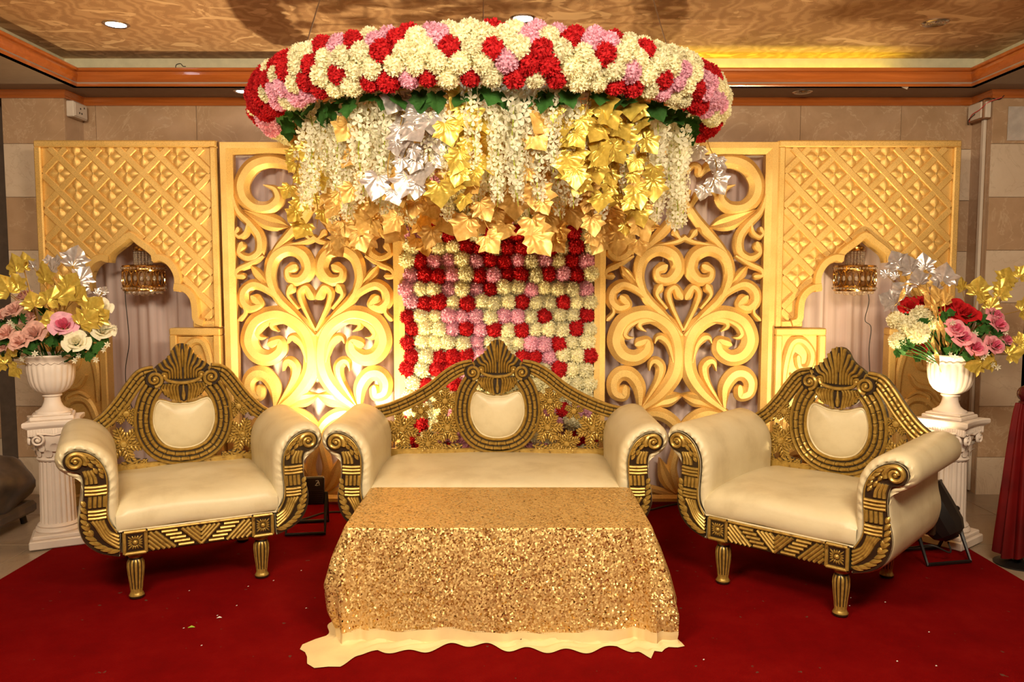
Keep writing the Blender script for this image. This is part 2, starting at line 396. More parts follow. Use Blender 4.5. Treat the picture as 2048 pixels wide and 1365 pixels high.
        fs = [(i * n + k, (i + 1) * n + k, (i + 1) * n + k + 1, i * n + k + 1) for i in range(N - 1) for k in range(n - 1)]
        fs += [tuple(range(n)), tuple((N - 1) * n + k for k in range(n))[::-1]]
        self.add(vs, fs, mi)
    def sphere(self, c, r, nu=10, nv=6, sc=(1, 1, 1), mi=0):
        vs = [(c[0], c[1], c[2] - r * sc[2])]
        for j in range(1, nv):
            th = PI * j / nv
            for k in range(nu):
                a = 2 * PI * k / nu
                vs.append((c[0] + r * sc[0] * math.sin(th) * math.cos(a), c[1] + r * sc[1] * math.sin(th) * math.sin(a), c[2] - r * sc[2] * math.cos(th)))
        vs.append((c[0], c[1], c[2] + r * sc[2])); t = len(vs) - 1
        fs = [(0, 1 + (k + 1) % nu, 1 + k) for k in range(nu)]
        fs += [(1 + j * nu + k, 1 + j * nu + (k + 1) % nu, 1 + (j + 1) * nu + (k + 1) % nu, 1 + (j + 1) * nu + k) for j in range(nv - 2) for k in range(nu)]
        fs += [(t, 1 + (nv - 2) * nu + k, 1 + (nv - 2) * nu + (k + 1) % nu) for k in range(nu)]
        self.add(vs, fs, mi)
    def grid(self, rows, mi=0, closed_u=False):
        nr, nc = len(rows), len(rows[0]); vs = [p for r in rows for p in r]
        cc = nc if closed_u else nc - 1
        fs = [(i * nc + k, i * nc + (k + 1) % nc, (i + 1) * nc + (k + 1) % nc, (i + 1) * nc + k) for i in range(nr - 1) for k in range(cc)]
        self.add(vs, fs, mi)
    def merge(self, o, mat):
        L = len(self.v); self.v.extend(tuple(mat @ Vector(p)) for p in o.v)
        self.f.extend(tuple(i + L for i in f) for f in o.f); self.m.extend(o.m)
    def mesh(self, name, mats, smooth=35):
        me = bpy.data.meshes.new(name); me.from_pydata(self.v, [], self.f)
        for m in (mats if isinstance(mats, (list, tuple)) else [mats]): me.materials.append(M[m] if isinstance(m, str) else m)
        me.polygons.foreach_set('material_index', self.m)
        if smooth:
            me.polygons.foreach_set('use_smooth', [True] * len(self.f)); me.set_sharp_from_angle(angle=math.radians(smooth))
        me.update(); return me
    def obj(self, name, mats, parent=None, smooth=35, fixn=False):
        me = self.mesh(name, mats, smooth)
        if fixn:
            import bmesh
            bm = bmesh.new(); bm.from_mesh(me); bmesh.ops.recalc_face_normals(bm, faces=bm.faces); bm.to_mesh(me); bm.free()
        return link(name, me, parent)
def link(name, me, parent=None, loc=None, rot=None, scale=None, mat=None):
    o = bpy.data.objects.new(name, me); COL.objects.link(o)
    if parent: o.parent = parent
    if loc is not None: o.location = loc
    if rot is not None: o.rotation_euler = rot
    if scale is not None: o.scale = (scale,) * 3 if not hasattr(scale, '__len__') else scale
    if mat is not None:
        o.material_slots[0].link = 'OBJECT'; o.material_slots[0].material = M[mat] if isinstance(mat, str) else mat
    return o
def tag(o, label=None, cat=None, group=None, kind=None):
    if label: o['label'] = label
    if cat: o['category'] = cat
    if group: o['group'] = group
    if kind: o['kind'] = kind
    return o
def thing(name, label, cat, loc=(0, 0, 0), rotz=0, group=None):
    o = bpy.data.objects.new(name, None); COL.objects.link(o); o.location = loc; o.rotation_euler = (0, 0, rotz)
    o.empty_display_size = 0.1
    return tag(o, label, cat, group)
def struct(o): o['kind'] = 'structure'; return o

def crom(P, n=8, closed=False):
    P = [tuple(map(float, p)) for p in P]; N = len(P); out = []
    segs = N if closed else N - 1
    for i in range(segs):
        if closed: p0, p1, p2, p3 = P[i - 1], P[i], P[(i + 1) % N], P[(i + 2) % N]
        else: p0, p1, p2, p3 = P[max(i - 1, 0)], P[i], P[i + 1], P[min(i + 2, N - 1)]
        for k in range(n):
            t = k / n
            out.append(tuple(0.5 * (2 * b + (c - a) * t + (2 * a - 5 * b + 4 * c - d) * t * t + (3 * b - a - 3 * c + d) * t ** 3) for a, b, c, d in zip(p0, p1, p2, p3)))
    if not closed: out.append(P[-1])
    return out
def resample(pts, n, closed=False):
    pts = [Vector(p) for p in pts]
    if closed: pts = pts + [pts[0]]
    L = [0]
    for a, b in zip(pts, pts[1:]): L.append(L[-1] + (b - a).length)
    out = []; j = 0
    cnt = n if closed else n - 1
    for i in range(n):
        s = L[-1] * i / cnt
        while j < len(L) - 2 and L[j + 1] < s: j += 1
        f = (s - L[j]) / max(1e-9, L[j + 1] - L[j]); out.append(tuple(pts[j].lerp(pts[j + 1], f)))
    return out
def offs(pts, d):
    out = []; N = len(pts)
    for i in range(N):
        a = pts[max(i - 1, 0)]; b = pts[min(i + 1, N - 1)]
        tx, tz = b[0] - a[0], b[1] - a[1]; L = math.hypot(tx, tz) or 1
        out.append((pts[i][0] - tz / L * d, pts[i][1] + tx / L * d))
    return out
def mir(pts): return [(-p[0],) + tuple(p[1:]) for p in pts]

# ------------------------------------------------------------------ depths of the setting
D_PANEL, D_PIER, D_WALL = 5.46, 5.72, 5.97
Z_SOF = at_y(1000, 197.5, D_WALL).z           # soffit height
Y_MLD = 0.0
# moulding stands where its lower edge meets the soffit
p_m = at_z(1000, 174, Z_SOF); Y_MLD = p_m.y
Z_MT = at_y(1000, 138, Y_MLD).z
Y_COVE = Y_MLD + 0.16
Z_CEIL = at_y(1000, 117, Y_COVE).z
X_ML, X_MR = at_z(150, 173, Z_SOF).x, at_z(1952, 171, Z_SOF).x
XL_P1, XR_P0 = at_y(131, 240, D_PIER).x, at_y(1983, 240, D_PIER).x
XL_P0, XR_P1 = at_y(6, 240, D_PIER).x, 3.75
ROOM_L, ROOM_R, ROOM_B = -4.6, 4.6, -3.5

def tiles(parent, origin_x, x0, x1, z0, z1, y, ny=-1, tw=0.735, th=0.372, rowz=None, thick=0.012, cuts=None):
    """marble facing tiles on a wall plane at y, facing -y; returns nothing"""
    r = 0
    zb = rowz
    k0 = math.floor((z0 - zb) / th)
    for k in range(k0, 40):
        a, b = max(z0, zb + k * th), min(z1, zb + (k + 1) * th)
        if a >= z1 - 0.01: break
        if b - a < 0.02: continue
        kind = 'mcream' if k % 2 == 0 else 'mbrown'
        j0 = math.floor((x0 - origin_x) / tw)
        for j in range(j0, 60):
            c, d = max(x0, origin_x + j * tw), min(x1, origin_x + (j + 1) * tw)
            if c >= x1 - 0.005: break
            if d - c < 0.02: continue
            mb = MB(); g = 0.0012
            mb.bbox((-(d - c) / 2 + g, -thick, -(b - a) / 2 + g), ((d - c) / 2 - g, 0, (b - a) / 2 - g), 0.002)
            o = mb.obj('tile', kind, parent, 0); o.location = ((c + d) / 2, y, (a + b) / 2)

# ------------------------------------------------------------------ floor, walls, ceiling
mb = MB(); mb.box((ROOM_L, ROOM_B, -0.1), (ROOM_R, 6.4, 0.0)); fl = struct(mb.obj('floor', 'grout', None, 0))
zf = -0.001
for i in range(15):
    for j in range(7):
        x0 = -4.5 + i * 0.6; y0 = 2.2 + j * 0.6
        if -2.2 < x0 and x0 + 0.6 < 2.4: continue
        mb = MB(); mb.bbox((0.002, 0.002, 0), (0.598, 0.598, 0.006), 0.002); o = mb.obj('tile', 'floortile', fl, 0); o.location = (x0, y0, 0)
mb = MB()
CX0, CX1 = -2.555, 2.735
rows = []
for j in range(41):
    y = -1.5 + (D_PANEL + 1.66) * j / 40
    rows.append([(CX0 + (CX1 - CX0) * i / 40, y, 0.011) for i in range(41)])
mb.grid(rows)
mb.box((CX0, -1.5, 0.0), (CX1, D_PANEL + 0.16, 0.008))
tag(mb.obj('carpet', 'carpet', None, 0), 'plain red felt carpet laid over the tiled stage floor', 'carpet')

mb = MB(); mb.box((-3.75, D_WALL, 0), (3.9, D_WALL + 0.12, Z_SOF)); wb = struct(mb.obj('wall_back', 'grout', None, 0))
ROWZ = at_y(60, 395, D_PIER).z - 0.372 * 4    # even rows are cream
while ROWZ > 0: ROWZ -= 0.372 * 2
tiles(wb, at_y(1600, 240, D_WALL).x, XL_P1 - 0.02, XR_P0 + 0.02, 0, Z_SOF, D_WALL, rowz=ROWZ)
for nm, a, b, org in (('wall_pier_left', XL_P0, XL_P1, XL_P1 - 0.735), ('wall_pier_right', XR_P0, XR_P1, XR_P0)):
    mb = MB(); mb.box((a, D_PIER, 0), (b, D_WALL + 0.05, Z_SOF)); o = struct(mb.obj(nm, 'mbrown', None, 0))
    tiles(o, org, a, b, 0, Z_SOF, D_PIER, rowz=ROWZ)
mb = MB(); mb.box((ROOM_L, 6.15, 0), (XL_P0 + 0.4, 6.27, Z_SOF + 0.05)); o = struct(mb.obj('wall_recess', 'grout', None, 0))
tiles(o, -3.9, ROOM_L, XL_P0 + 0.3, 0, Z_SOF, 6.15, rowz=ROWZ + 0.05)
mb = MB(); mb.box((ROOM_L - 0.1, ROOM_B, 0), (ROOM_L, 6.3, 3.3)); struct(mb.obj('wall_left', 'hallwall', None, 0))
mb = MB(); mb.box((ROOM_R, ROOM_B, 0), (ROOM_R + 0.1, 6.3, 3.3)); struct(mb.obj('wall_right', 'hallwall', None, 0))
mb = MB(); mb.box((ROOM_L, ROOM_B - 0.1, 0), (ROOM_R, ROOM_B, 3.3)); struct(mb.obj('wall_rear', 'hallwall', None, 0))
# tray ceiling: high papered field, lower painted soffit around it
mb = MB(); mb.box((X_ML - 0.16, ROOM_B, Z_CEIL), (X_MR + 0.16, Y_COVE, Z_CEIL + 0.1)); struct(mb.obj('ceiling', 'paper', None, 0))
mb = MB()
mb.box((ROOM_L, Y_MLD - 0.01, Z_SOF), (ROOM_R, 6.3, Z_SOF + 0.03))
mb.box((ROOM_L, ROOM_B, Z_SOF), (X_ML + 0.01, Y_MLD - 0.01, Z_SOF + 0.03))
mb.box((X_MR - 0.01, ROOM_B, Z_SOF), (ROOM_R, Y_MLD - 0.01, Z_SOF + 0.03))
struct(mb.obj('ceiling_soffit', 'soffit', None, 0))
mb = MB()
mb.box((X_ML - 0.18, Y_COVE, Z_SOF + 0.03), (X_MR + 0.18, Y_COVE + 0.03, Z_CEIL + 0.1))
mb.box((X_ML - 0.19, ROOM_B, Z_SOF + 0.03), (X_ML - 0.16, Y_COVE, Z_CEIL + 0.1))
mb.box((X_MR + 0.16, ROOM_B, Z_SOF + 0.03), (X_MR + 0.19, Y_COVE, Z_CEIL + 0.1))
struct(mb.obj('ceiling_cove', 'cove', None, 0))
# mouldings: (outward depth, height) profile swept along straight runs with mitred corners
def moulding(name, path, prof, mats):
    """path of (x, y) corners; room side is to the right of travel; prof (offset into room, z)"""
    mb = MB(); N = len(path); rows = []
    for i, p in enumerate(path):
        def nrm(a, b):
            dx, dy = b[0] - a[0], b[1] - a[1]; L = math.hypot(dx, dy); return Vector((dy / L, -dx / L))
        if i == 0: n = nrm(path[0], path[1])
        elif i == N - 1: n = nrm(path[-2], path[-1])
        else:
            n1, n2 = nrm(path[i - 1], p), nrm(p, path[i + 1]); n = (n1 + n2) / (1 + n1.dot(n2))
        rows.append([(p[0] + n.x * o_, p[1] + n.y * o_, z) for o_, z in prof])
    m = len(prof)
    for i in range(N - 1):
        vs = rows[i] + rows[i + 1]
        for k in range(m - 1):
            dark = prof[k][0] == prof[k + 1][0] and False
            mb.add([rows[i][k], rows[i][k + 1], rows[i + 1][k + 1], rows[i + 1][k]], [(0, 1, 2, 3)], 0)
    return struct(mb.obj(name, mats, None, 25, fixn=True))
hz = Z_MT - Z_SOF
big = [(-0.03, 0), (0.012, 0), (0.018, 0.06), (0.018, 0.14), (0.008, 0.17), (0.008, 0.24), (0.013, 0.27), (0.022, 0.40), (0.030, 0.62), (0.030, 0.70),
       (0.020, 0.73), (0.020, 0.80), (0.036, 0.83), (0.042, 0.90), (0.042, 0.97), (0.036, 1.0), (-0.03, 1.0), (-0.03, 0)]
big = [(a, Z_SOF + b * hz) for a, b in big]
moulding('trim_1', [(X_ML, ROOM_B), (X_ML, Y_MLD), (X_MR, Y_MLD), (X_MR, ROOM_B)], big, 'wood')
zt = at_y(1000, 213, D_WALL).z - Z_SOF
small = [(0.0, zt), (0.014, zt), (0.018, zt * 0.8), (0.018, zt * 0.68), (0.012, zt * 0.62), (0.022, zt * 0.3), (0.03, zt * 0.12), (0.03, 0), (0, 0)]
small = [(a, Z_SOF + b) for a, b in small]
moulding('trim_2', [(XL_P0 - 0.9, D_PIER - 0.012), (XL_P1, D_PIER - 0.012), (XL_P1, D_WALL - 0.012), (XR_P0, D_WALL - 0.012), (XR_P0, D_PIER - 0.012), (XR_P1 + 0.9, D_PIER - 0.012)], small, 'wood')
# warm yellow strip lights lying in the cove
def led(x0, x1, y0, y1, energy, label, lname='light_strip_light'):
    if label:
        mb = MB(); mb.tube([(x0, y0, Z_SOF + 0.05), (x1, y1, Z_SOF + 0.05)], 0.012, 8)
        tag(mb.obj('light_strip', 'yellowled', None, 0), label, 'strip light')
    c = Vector(((x0 + x1) / 2, (y0 + y1) / 2, Z_SOF + 0.07)); L = math.hypot(x1 - x0, y1 - y0)
    ld = bpy.data.lights.new(lname, 'AREA'); ld.shape = 'RECTANGLE'; ld.size = L; ld.size_y = 0.02; ld.energy = energy; ld.color = (1.0, 0.85, 0.03)
    o = bpy.data.objects.new(lname, ld); COL.objects.link(o); o.location = c
    o.rotation_euler = (PI, 0, math.atan2(y1 - y0, x1 - x0))
led(0.75, 2.75, Y_COVE - 0.05, Y_COVE - 0.05, 3.0, 'yellow strip light hidden in the cove behind the rear moulding')
led(X_ML - 0.09, X_ML - 0.09, 3.3, 4.35, 2.6, None, 'cove_strip_left_offscreen')

# recessed ceiling lamps
def downlight(px, py, zc, on, label, r=0.065, power=0):
    p = at_z(px, py, zc); t = thing('ceiling_lamp', label, 'ceiling lamp', p)
    mb = MB(); mb.lathe([(r + 0.014, 0.0), (r + 0.014, -0.004), (r + 0.004, -0.009), (r - 0.006, -0.006), (r - 0.008, 0.0)], 28); mb.obj('trim_ring', 'chrome', t)
    mb = MB(); mb.lathe([(0.001, -0.0052), (r - 0.007, -0.005), (r - 0.007, 0.0)], 24); mb.obj('lamp_face', 'lampon' if on else 'lampoff', t)
    if not on:
        mb = MB()
        for k in range(3):
            rr = r * (0.25 + 0.22 * k); mb.tube([(rr * math.cos(a), rr * math.sin(a), -0.006) for a in [2 * PI * i / 20 for i in range(21)]], 0.0025, 5)
        mb.obj('grille', 'chrome', t)
    if power:
        spot_light('ceiling_lamp_light', p + Vector((0, 0, -0.02)), p + Vector((0, 0, -1)), power, (0.95, 0.95, 1.0), 0.85, 0.5, 0.04)
    return t
downlight(232, 48, Z_CEIL, True, 'lit round recessed lamp in the patterned ceiling paper', power=18)
downlight(487, 182, Z_SOF, True, 'lit round recessed lamp in the taupe soffit strip above the wall', r=0.055, power=10)
downlight(1605, 183, Z_SOF, False, 'unlit grilled recessed lamp in the taupe soffit strip', r=0.055)
downlight(1870, 45, Z_CEIL, False, 'unlit grilled recessed lamp in the patterned ceiling paper')
pc = at_z(1046, 36, Z_CEIL)
downlight(1046, 36, Z_CEIL, True, 'lit recessed lamp right above the flower canopy')
spot_light('ceiling_lamp_light', pc + Vector((0, 0, -0.03)), (0.03, 3.72, 2.62), 60, (0.95, 0.93, 1.0), 0.5, 0.5, 0.04)

# ------------------------------------------------------------------ carved scroll screens
Y_F, Y_B = D_PANEL - 0.012, D_PANEL + 0.045        # front and back of the carving
PLC = 630.0                                        # pixel column of the traced screen's centre line
def pz(py): return at_y(1000, py, D_PANEL - 0.01).z
SPX = (at_y(730, 600, D_PANEL - 0.01).x - at_y(530, 600, D_PANEL - 0.01).x) / 200.0
BEV = 0.027
def scroll_prof(h=0.0):
    return [(-1, Y_B), (-1, Y_F + BEV + h), (-0.42, Y_F + h), (0.42, Y_F + h), (1, Y_F + BEV + h), (1, Y_B)]
def scroll_mesh(P, sign, rnd, h=0.0, leaf=False):
    """P: list of (px, py, width px) for the left half of the traced screen"""
    Q = crom([((x - PLC - 1.5) * SPX, pz(y), w * SPX * (1.15 if w > 5 else 1)) for x, y, w in P], 9)
    pts = [(q[0] * sign, q[1]) for q in Q]; ws = [max(0.002, q[2]) for q in Q]
    if rnd:
        dx, dz = pts[-1][0] - pts[-3][0], pts[-1][1] - pts[-3][1]; L = math.hypot(dx, dz) or 1; w0 = ws[-1]
        for k in range(1, 6):
            s = k / 5 * 0.98; pts.append((pts[len(Q) - 1][0] + dx / L * s * w0 / 2, pts[len(Q) - 1][1] + dz / L * s * w0 / 2)); ws.append(w0 * math.sqrt(1 - s * s))
    mb = MB()
    pr = scroll_prof(h)
    if leaf: pr = [(-1, Y_B), (-1, Y_F + BEV + h), (-0.55, Y_F + 0.004 + h), (-0.12, Y_F + 0.014 + h), (0, Y_F + 0.017 + h), (0.12, Y_F + 0.014 + h), (0.55, Y_F + 0.004 + h), (1, Y_F + BEV + h), (1, Y_B)]
    mb.ribbon(pts, ws, pr)
    return mb
STROKES = [
    ('A', 1, 0, [(604, 352, 8), (590, 334, 16), (566, 322, 24), (536, 321, 27), (508, 334, 28), (490, 364, 28), (493, 394, 27), (514, 414, 25), (543, 415, 24), (561, 398, 22), (555, 378, 14), (534, 370, 3)]),
    ('A2', 0, 0, [(628, 425, 12), (616, 402, 12), (600, 381, 15), (583, 378, 15), (574, 384, 9), (571, 394, 3)]),
    ('A3', 0, 1, [(630, 345, 10), (618, 330, 12), (606, 334, 14), (605, 345, 15)]),
    ('B', 0, 0, [(640, 380, 8), (630, 404, 14), (610, 436, 19), (583, 468, 20), (555, 500, 15), (539, 535, 13), (541, 566, 17), (560, 600, 19), (590, 630, 17), (629, 672, 9)]),
    ('C', 1, 1, [(554, 592, 12), (541, 552, 20), (550, 515, 24), (579, 498, 25), (609, 509, 26), (619, 537, 26), (604, 559, 23), (582, 558, 18), (577, 543, 15), (587, 536, 21)]),
    ('D', 0, 1, [(634, 478, 9), (622, 477, 8), (613, 466, 15)]),
    ('D2', 0, 0, [(634, 474, 12), (614, 484, 11), (575, 491, 4), (560, 498, 3)]),
    ('E', 0, 2, [(490, 420, 3), (512, 430, 17), (538, 441, 31), (562, 448, 25), (582, 454, 3)]),
    ('F', 0, 1, [(472, 388, 6), (481, 422, 14), (504, 447, 18), (522, 474, 20), (521, 504, 20), (501, 517, 18), (482, 507, 13), (485, 493, 18)]),
    ('F2', 0, 1, [(500, 448, 6), (495, 466, 12), (483, 474, 11), (476, 468, 8), (479, 460, 12)]),
    ('G', 0, 1, [(530, 512, 6), (502, 528, 13), (479, 539, 12), (475, 551, 10), (486, 553, 13)]),
    ('G2', 0, 2, [(547, 586, 3), (528, 562, 16), (514, 545, 17), (504, 531, 3)]),
    ('H', 1, 1, [(574, 614, 10), (542, 583, 16), (511, 569, 19), (490, 582, 21), (487, 603, 21), (502, 617, 20), (519, 611, 17), (512, 601, 22)]),
    ('I', 0, 1, [(482, 600, 6), (491, 624, 9), (481, 638, 11)]),
    ('J', 0, 1, [(631, 662, 8), (607, 612, 12), (601, 586, 14), (613, 575, 15), (623, 590, 20)]),
    ('K', 0, 1, [(598, 618, 8), (578, 592, 10), (582, 578, 19)]),
    ('L', 2, 1, [(540, 826, 10), (588, 790, 24), (618, 745, 29), (620, 690, 30), (601, 651, 30), (557, 629, 30), (513, 643, 31), (496, 680, 31), (509, 709, 30), (535, 717, 28), (557, 703, 26), (559, 684, 19), (545, 687, 21)]),
    ('Ma', 1, 0, [(606, 656, 5), (572, 641, 14), (547, 645, 13), (544, 655, 11), (557, 664, 2)]),
    ('Mb', 1, 0, [(568, 632, 4), (527, 650, 12), (514, 667, 13), (520, 676, 10), (532, 676, 2)]),
    ('Mc', 1, 0, [(612, 726, 5), (603, 692, 13), (590, 677, 17), (579, 677, 12), (574, 688, 2)]),
    ('Md', 1, 0, [(552, 812, 5), (581, 765, 14), (588, 737, 19), (578, 724, 18), (568, 727, 12), (564, 743, 2)]),
    ('N', 1, 1, [(546, 820, 8), (545, 778, 24), (528, 752, 27), (507, 749, 27), (493, 765, 25), (496, 787, 23), (512, 793, 21), (515, 782, 20)]),
    ('O', 0, 2, [(560, 822, 3), (585, 806, 22), (608, 799, 27), (635, 791, 3)]),
    ('P', 1, 0, [(538, 838, 8), (575, 828, 22), (608, 840, 23), (628, 868, 20), (621, 905, 17), (614, 938, 18), (621, 968, 17), (633, 996, 10)]),
    ('P2', 0, 2, [(634, 998, 3), (612, 972, 24), (600, 950, 26), (588, 918, 3)]),
    ('P3', 0, 1, [(630, 996, 6), (590, 986, 14), (556, 978, 12), (545, 986, 12)]),
    ('P4', 1, 1, [(545, 832, 6), (512, 846, 22), (492, 878, 24), (502, 908, 23), (527, 908, 21), (528, 892, 22)]),
    ('P5', 0, 2, [(478, 996, 3), (490, 965, 22), (512, 945, 24), (540, 930, 3)]),
]
HALF_W, PANEL_TOP, PANEL_BOT = 0.612, pz(285), pz(1003)
def frame_mesh(hw, z0, z1, bar, y0, y1):
    mb = MB()
    o = [(-hw, z0), (hw, z0), (hw, z1), (-hw, z1)]; i = [(-hw + bar, z0 + bar * 0.55), (hw - bar, z0 + bar * 0.55), (hw - bar, z1 - bar), (-hw + bar, z1 - bar)]
    m_ = [(a[0] * 0.5 + b[0] * 0.5, a[1] * 0.5 + b[1] * 0.5) for a, b in zip(o, i)]
    for k in range(4):
        q = (k + 1) % 4
        mb.add([(o[k][0], y0, o[k][1]), (o[q][0], y0, o[q][1]), (m_[q][0], y0, m_[q][1]), (m_[k][0], y0, m_[k][1])], [(0, 1, 2, 3)])
        mb.add([(m_[k][0], y0, m_[k][1]), (m_[q][0], y0, m_[q][1]), (i[q][0], y0 + 0.022, i[q][1]), (i[k][0], y0 + 0.022, i[k][1])], [(0, 1, 2, 3)])
        mb.add([(i[k][0], y0 + 0.022, i[k][1]), (i[q][0], y0 + 0.022, i[q][1]), (i[q][0], y1, i[q][1]), (i[k][0], y1, i[k][1])], [(0, 1, 2, 3)])
        mb.add([(o[k][0], y1, o[k][1]), (o[q][0], y1, o[q][1]), (o[q][0], y0, o[q][1]), (o[k][0], y0, o[k][1])], [(0, 1, 2, 3)])
        mb.add([(i[k][0], y1, i[k][1]), (i[q][0], y1, i[q][1]), (o[q][0], y1, o[q][1]), (o[k][0], y1, o[k][1])], [(0, 1, 2, 3)])
    return mb
fm = frame_mesh(HALF_W, PANEL_BOT, PANEL_TOP, 0.078, Y_F - 0.012, Y_B + 0.01).mesh('frame', 'panel', 25)
SM = {}
for k_, (nm, hh, rnd, P) in enumerate(STROKES):
    for s in (1, -1):
        SM[(nm, s)] = scroll_mesh(P, s, rnd == 1, -0.004 * hh + 0.003 + k_ * .0003 + (.00015 if s < 0 else 0), rnd == 2).mesh('leaf_carving' if rnd == 2 else 'scroll', 'panel', 28)
for cpx in (630, 1368):
    lab = ('pierced gold scrollwork screen between the flower wall and the peach rose side arch' if cpx < 1000 else
           'pierced gold scrollwork screen between the flower wall and the red rose side arch')
    c = at_y(cpx, 600, D_PANEL).x
    t = thing('scroll_screen', lab, 'screen', (c, 0, 0))
    link('frame', fm, t)
    for (nm, s), me in SM.items(): link(me.name.split('.')[0], me, t)
    mb = MB(); mb.box((-HALF_W, D_PANEL - 0.03, 0.011), (HALF_W, Y_B + 0.04, PANEL_BOT)); mb.obj('plinth', 'carpetedge', t, 0)

# ------------------------------------------------------------------ lattice arch screens
LZ = lambda py: at_y(1000, py, D_PANEL - 0.02).z
def build_arch_screen(cpx, flip, label):
    c = at_y(cpx, 500, D_PANEL).x
    S = (at_y(cpx + 100, 500, D_PANEL - 0.02).x - at_y(cpx - 100, 500, D_PANEL - 0.02).x) / 200
    T = thing('arch_screen', label, 'screen', (c, 0, 0))
    fx = lambda d: d * S * (-1 if flip else 1)
    hw = 0.609; z_top = LZ(281); z_sp = LZ(655); yf, yb = D_PANEL - 0.035, D_PANEL + 0.045
    # inner edge of the arch, right half of the traced left screen, offsets from its axis at px 266
    R1 = crom([(0, 480), (12, 491), (27, 502), (39, 513), (43, 526)], 6); R2 = crom([(44, 526), (58, 525), (72, 533), (82, 550), (84, 566), (82, 582)], 6)
    R3 = crom([(84, 582), (102, 586), (114, 600), (117, 620), (118, 638), (126, 650), (140, 655)], 6)
    R = R1 + R2 + R3; R0 = R1
    axis = (266 - 261) * S * (-1 if flip else 1)
    arch = [(-x * S + axis, LZ(y)) for x, y in R[::-1]] + [(x * S + axis, LZ(y)) for x, y in R[1:]]
    outer = [(hw, z_sp), (hw, z_top), (-hw, z_top), (-hw, z_sp)]
    # backing field
    mb = MB(); mb.prism(arch + outer, yf + 0.030, yb); mb.obj('field', 'panel', T, 0)
    # rim frame on three sides and foot of the field
    fw = 0.046
    mb = MB()
    mb.bbox((-hw, yf, z_top - fw), (hw, yf + 0.05, z_top), 0.008)
    mb.bbox((-hw, yf, z_sp), (-hw + fw, yf + 0.05, z_top - fw + 0.004), 0.008); mb.bbox((hw - fw, yf, z_sp), (hw, yf + 0.05, z_top - fw + 0.004), 0.008)
    mb.bbox((-hw + fw - 0.003, yf + 0.002, z_sp), (-0.42, yf + 0.05, z_sp + 0.045), 0.006); mb.bbox((0.42, yf + 0.002, z_sp), (hw - fw + 0.003, yf + 0.05, z_sp + 0.045), 0.006)
    mb.obj('frame', 'panel', T, 25)
    # arch moulding: swept band along the arch edge
    def side_pts(P, sg): return [(sg * x * S + axis, LZ(y)) for x, y in P]
    foils = [side_pts(R1[::-1], -1) + side_pts(R1[1:], 1)] + [side_pts(R2, 1), side_pts(R3, 1), side_pts(R2[::-1], -1), side_pts(R3[::-1], -1)]
    mb = MB()
    for q_, fo in enumerate(foils):
        o_ = offs(fo, 0.029); yf_ = yf; yf = yf_ - 0.002 * q_
        mb.ribbon(o_, [0.058] * len(o_), [(-1, yb), (-1, yf + 0.014), (-0.65, yf - 0.014), (0.72, yf - 0.014), (0.9, yf - 0.006), (1, yf + 0.012), (1, yf + 0.034)]); yf = yf_
    mb.obj('arch_moulding', 'panel', T, 25, fixn=True)
    # lattice strips and quatrefoil reliefs clipped to the field
    om = offs(arch, 0.055)
    poly = om + [(hw - fw, z_sp + 0.04), (hw - fw, z_top - fw), (-hw + fw, z_top - fw), (-hw + fw, z_sp + 0.04)]
    def inside(x, z):
        r = False; n = len(poly)
        for i in range(n):
            x1, z1 = poly[i]; x2, z2 = poly[(i + 1) % n]
            if (z1 > z) != (z2 > z) and x < (x2 - x1) * (z - z1) / (z2 - z1) + x1: r = not r
        return r
    a = 0.228; zc0 = LZ(347); xc0 = 0.0
    for sgn in (1, -1):
        for k in range(-14, 15):
            x0 = xc0 + (k + 0.5) * a; run = []; dirx = 0.7071 * sgn; dirz = -0.7071
            prev = None; seg = None; segs = []
            for i in range(-260, 261):
                s = i * 0.01; x, z = x0 + dirx * s, zc0 + dirz * s
                if inside(x, z):
                    if seg is None: seg = [s, s]
                    seg[1] = s
                elif seg is not None: segs.append(seg); seg = None
            for s0, s1 in segs:
                if s1 - s0 < 0.03: continue
                mb = MB(); L = s1 - s0
                w_ = 0.024
                prof = [(-L / 2, 0), (L / 2, 0)]
                vs = []
                for xx in (-L / 2, L / 2):
                    vs += [(xx, 0.031, -w_), (xx, 0.018, -w_ + .001), (xx, 0.013, -w_ + 0.007), (xx, 0.013, w_ - 0.007), (xx, 0.018, w_ - .001), (xx, 0.031, w_)]
                mb.add(vs, [(i, i + 6, i + 7, i + 1) for i in range(5)] + [(0, 1, 2, 3, 4, 5), (11, 10, 9, 8, 7, 6)])
                # two incised lines give the strip its raised edges
                o = mb.obj('lattice_strip', 'panel', T, 0, fixn=True)
                o.location = (x0 + dirx * (s0 + s1) / 2, yf + (0.0 if sgn > 0 else 0.002), zc0 + dirz * (s0 + s1) / 2)
                o.rotation_euler = (0, -math.atan2(dirz, dirx), 0)
    global QF
    if 'QF' not in globals():
        mb = MB()
        for q in range(4):
            an = q * PI / 2; rows = []
            N = 7
            for i in range(N):
                u = i / (N - 1); wd = 0.033 * math.sin(PI * min(1, u * 0.93 + 0.06)) ** 0.8 * (1 - 0.12 * u); r_ = 0.006 + 0.077 * u
                rows.append([(r_ * math.cos(an) - t * wd * math.sin(an), -0.017 * (1 - abs(t) ** 1.6) * math.sin(PI * (0.2 + 0.75 * u)), r_ * math.sin(an) + t * wd * math.cos(an)) for t in (-1, -0.5, 0, 0.5, 1)])
            mb.grid(rows)
        mb.sphere((0, 0, 0), 0.011, 8, 5, (1, 0.7, 1))
        QF = mb.mesh('relief_flower', 'panel', 40)
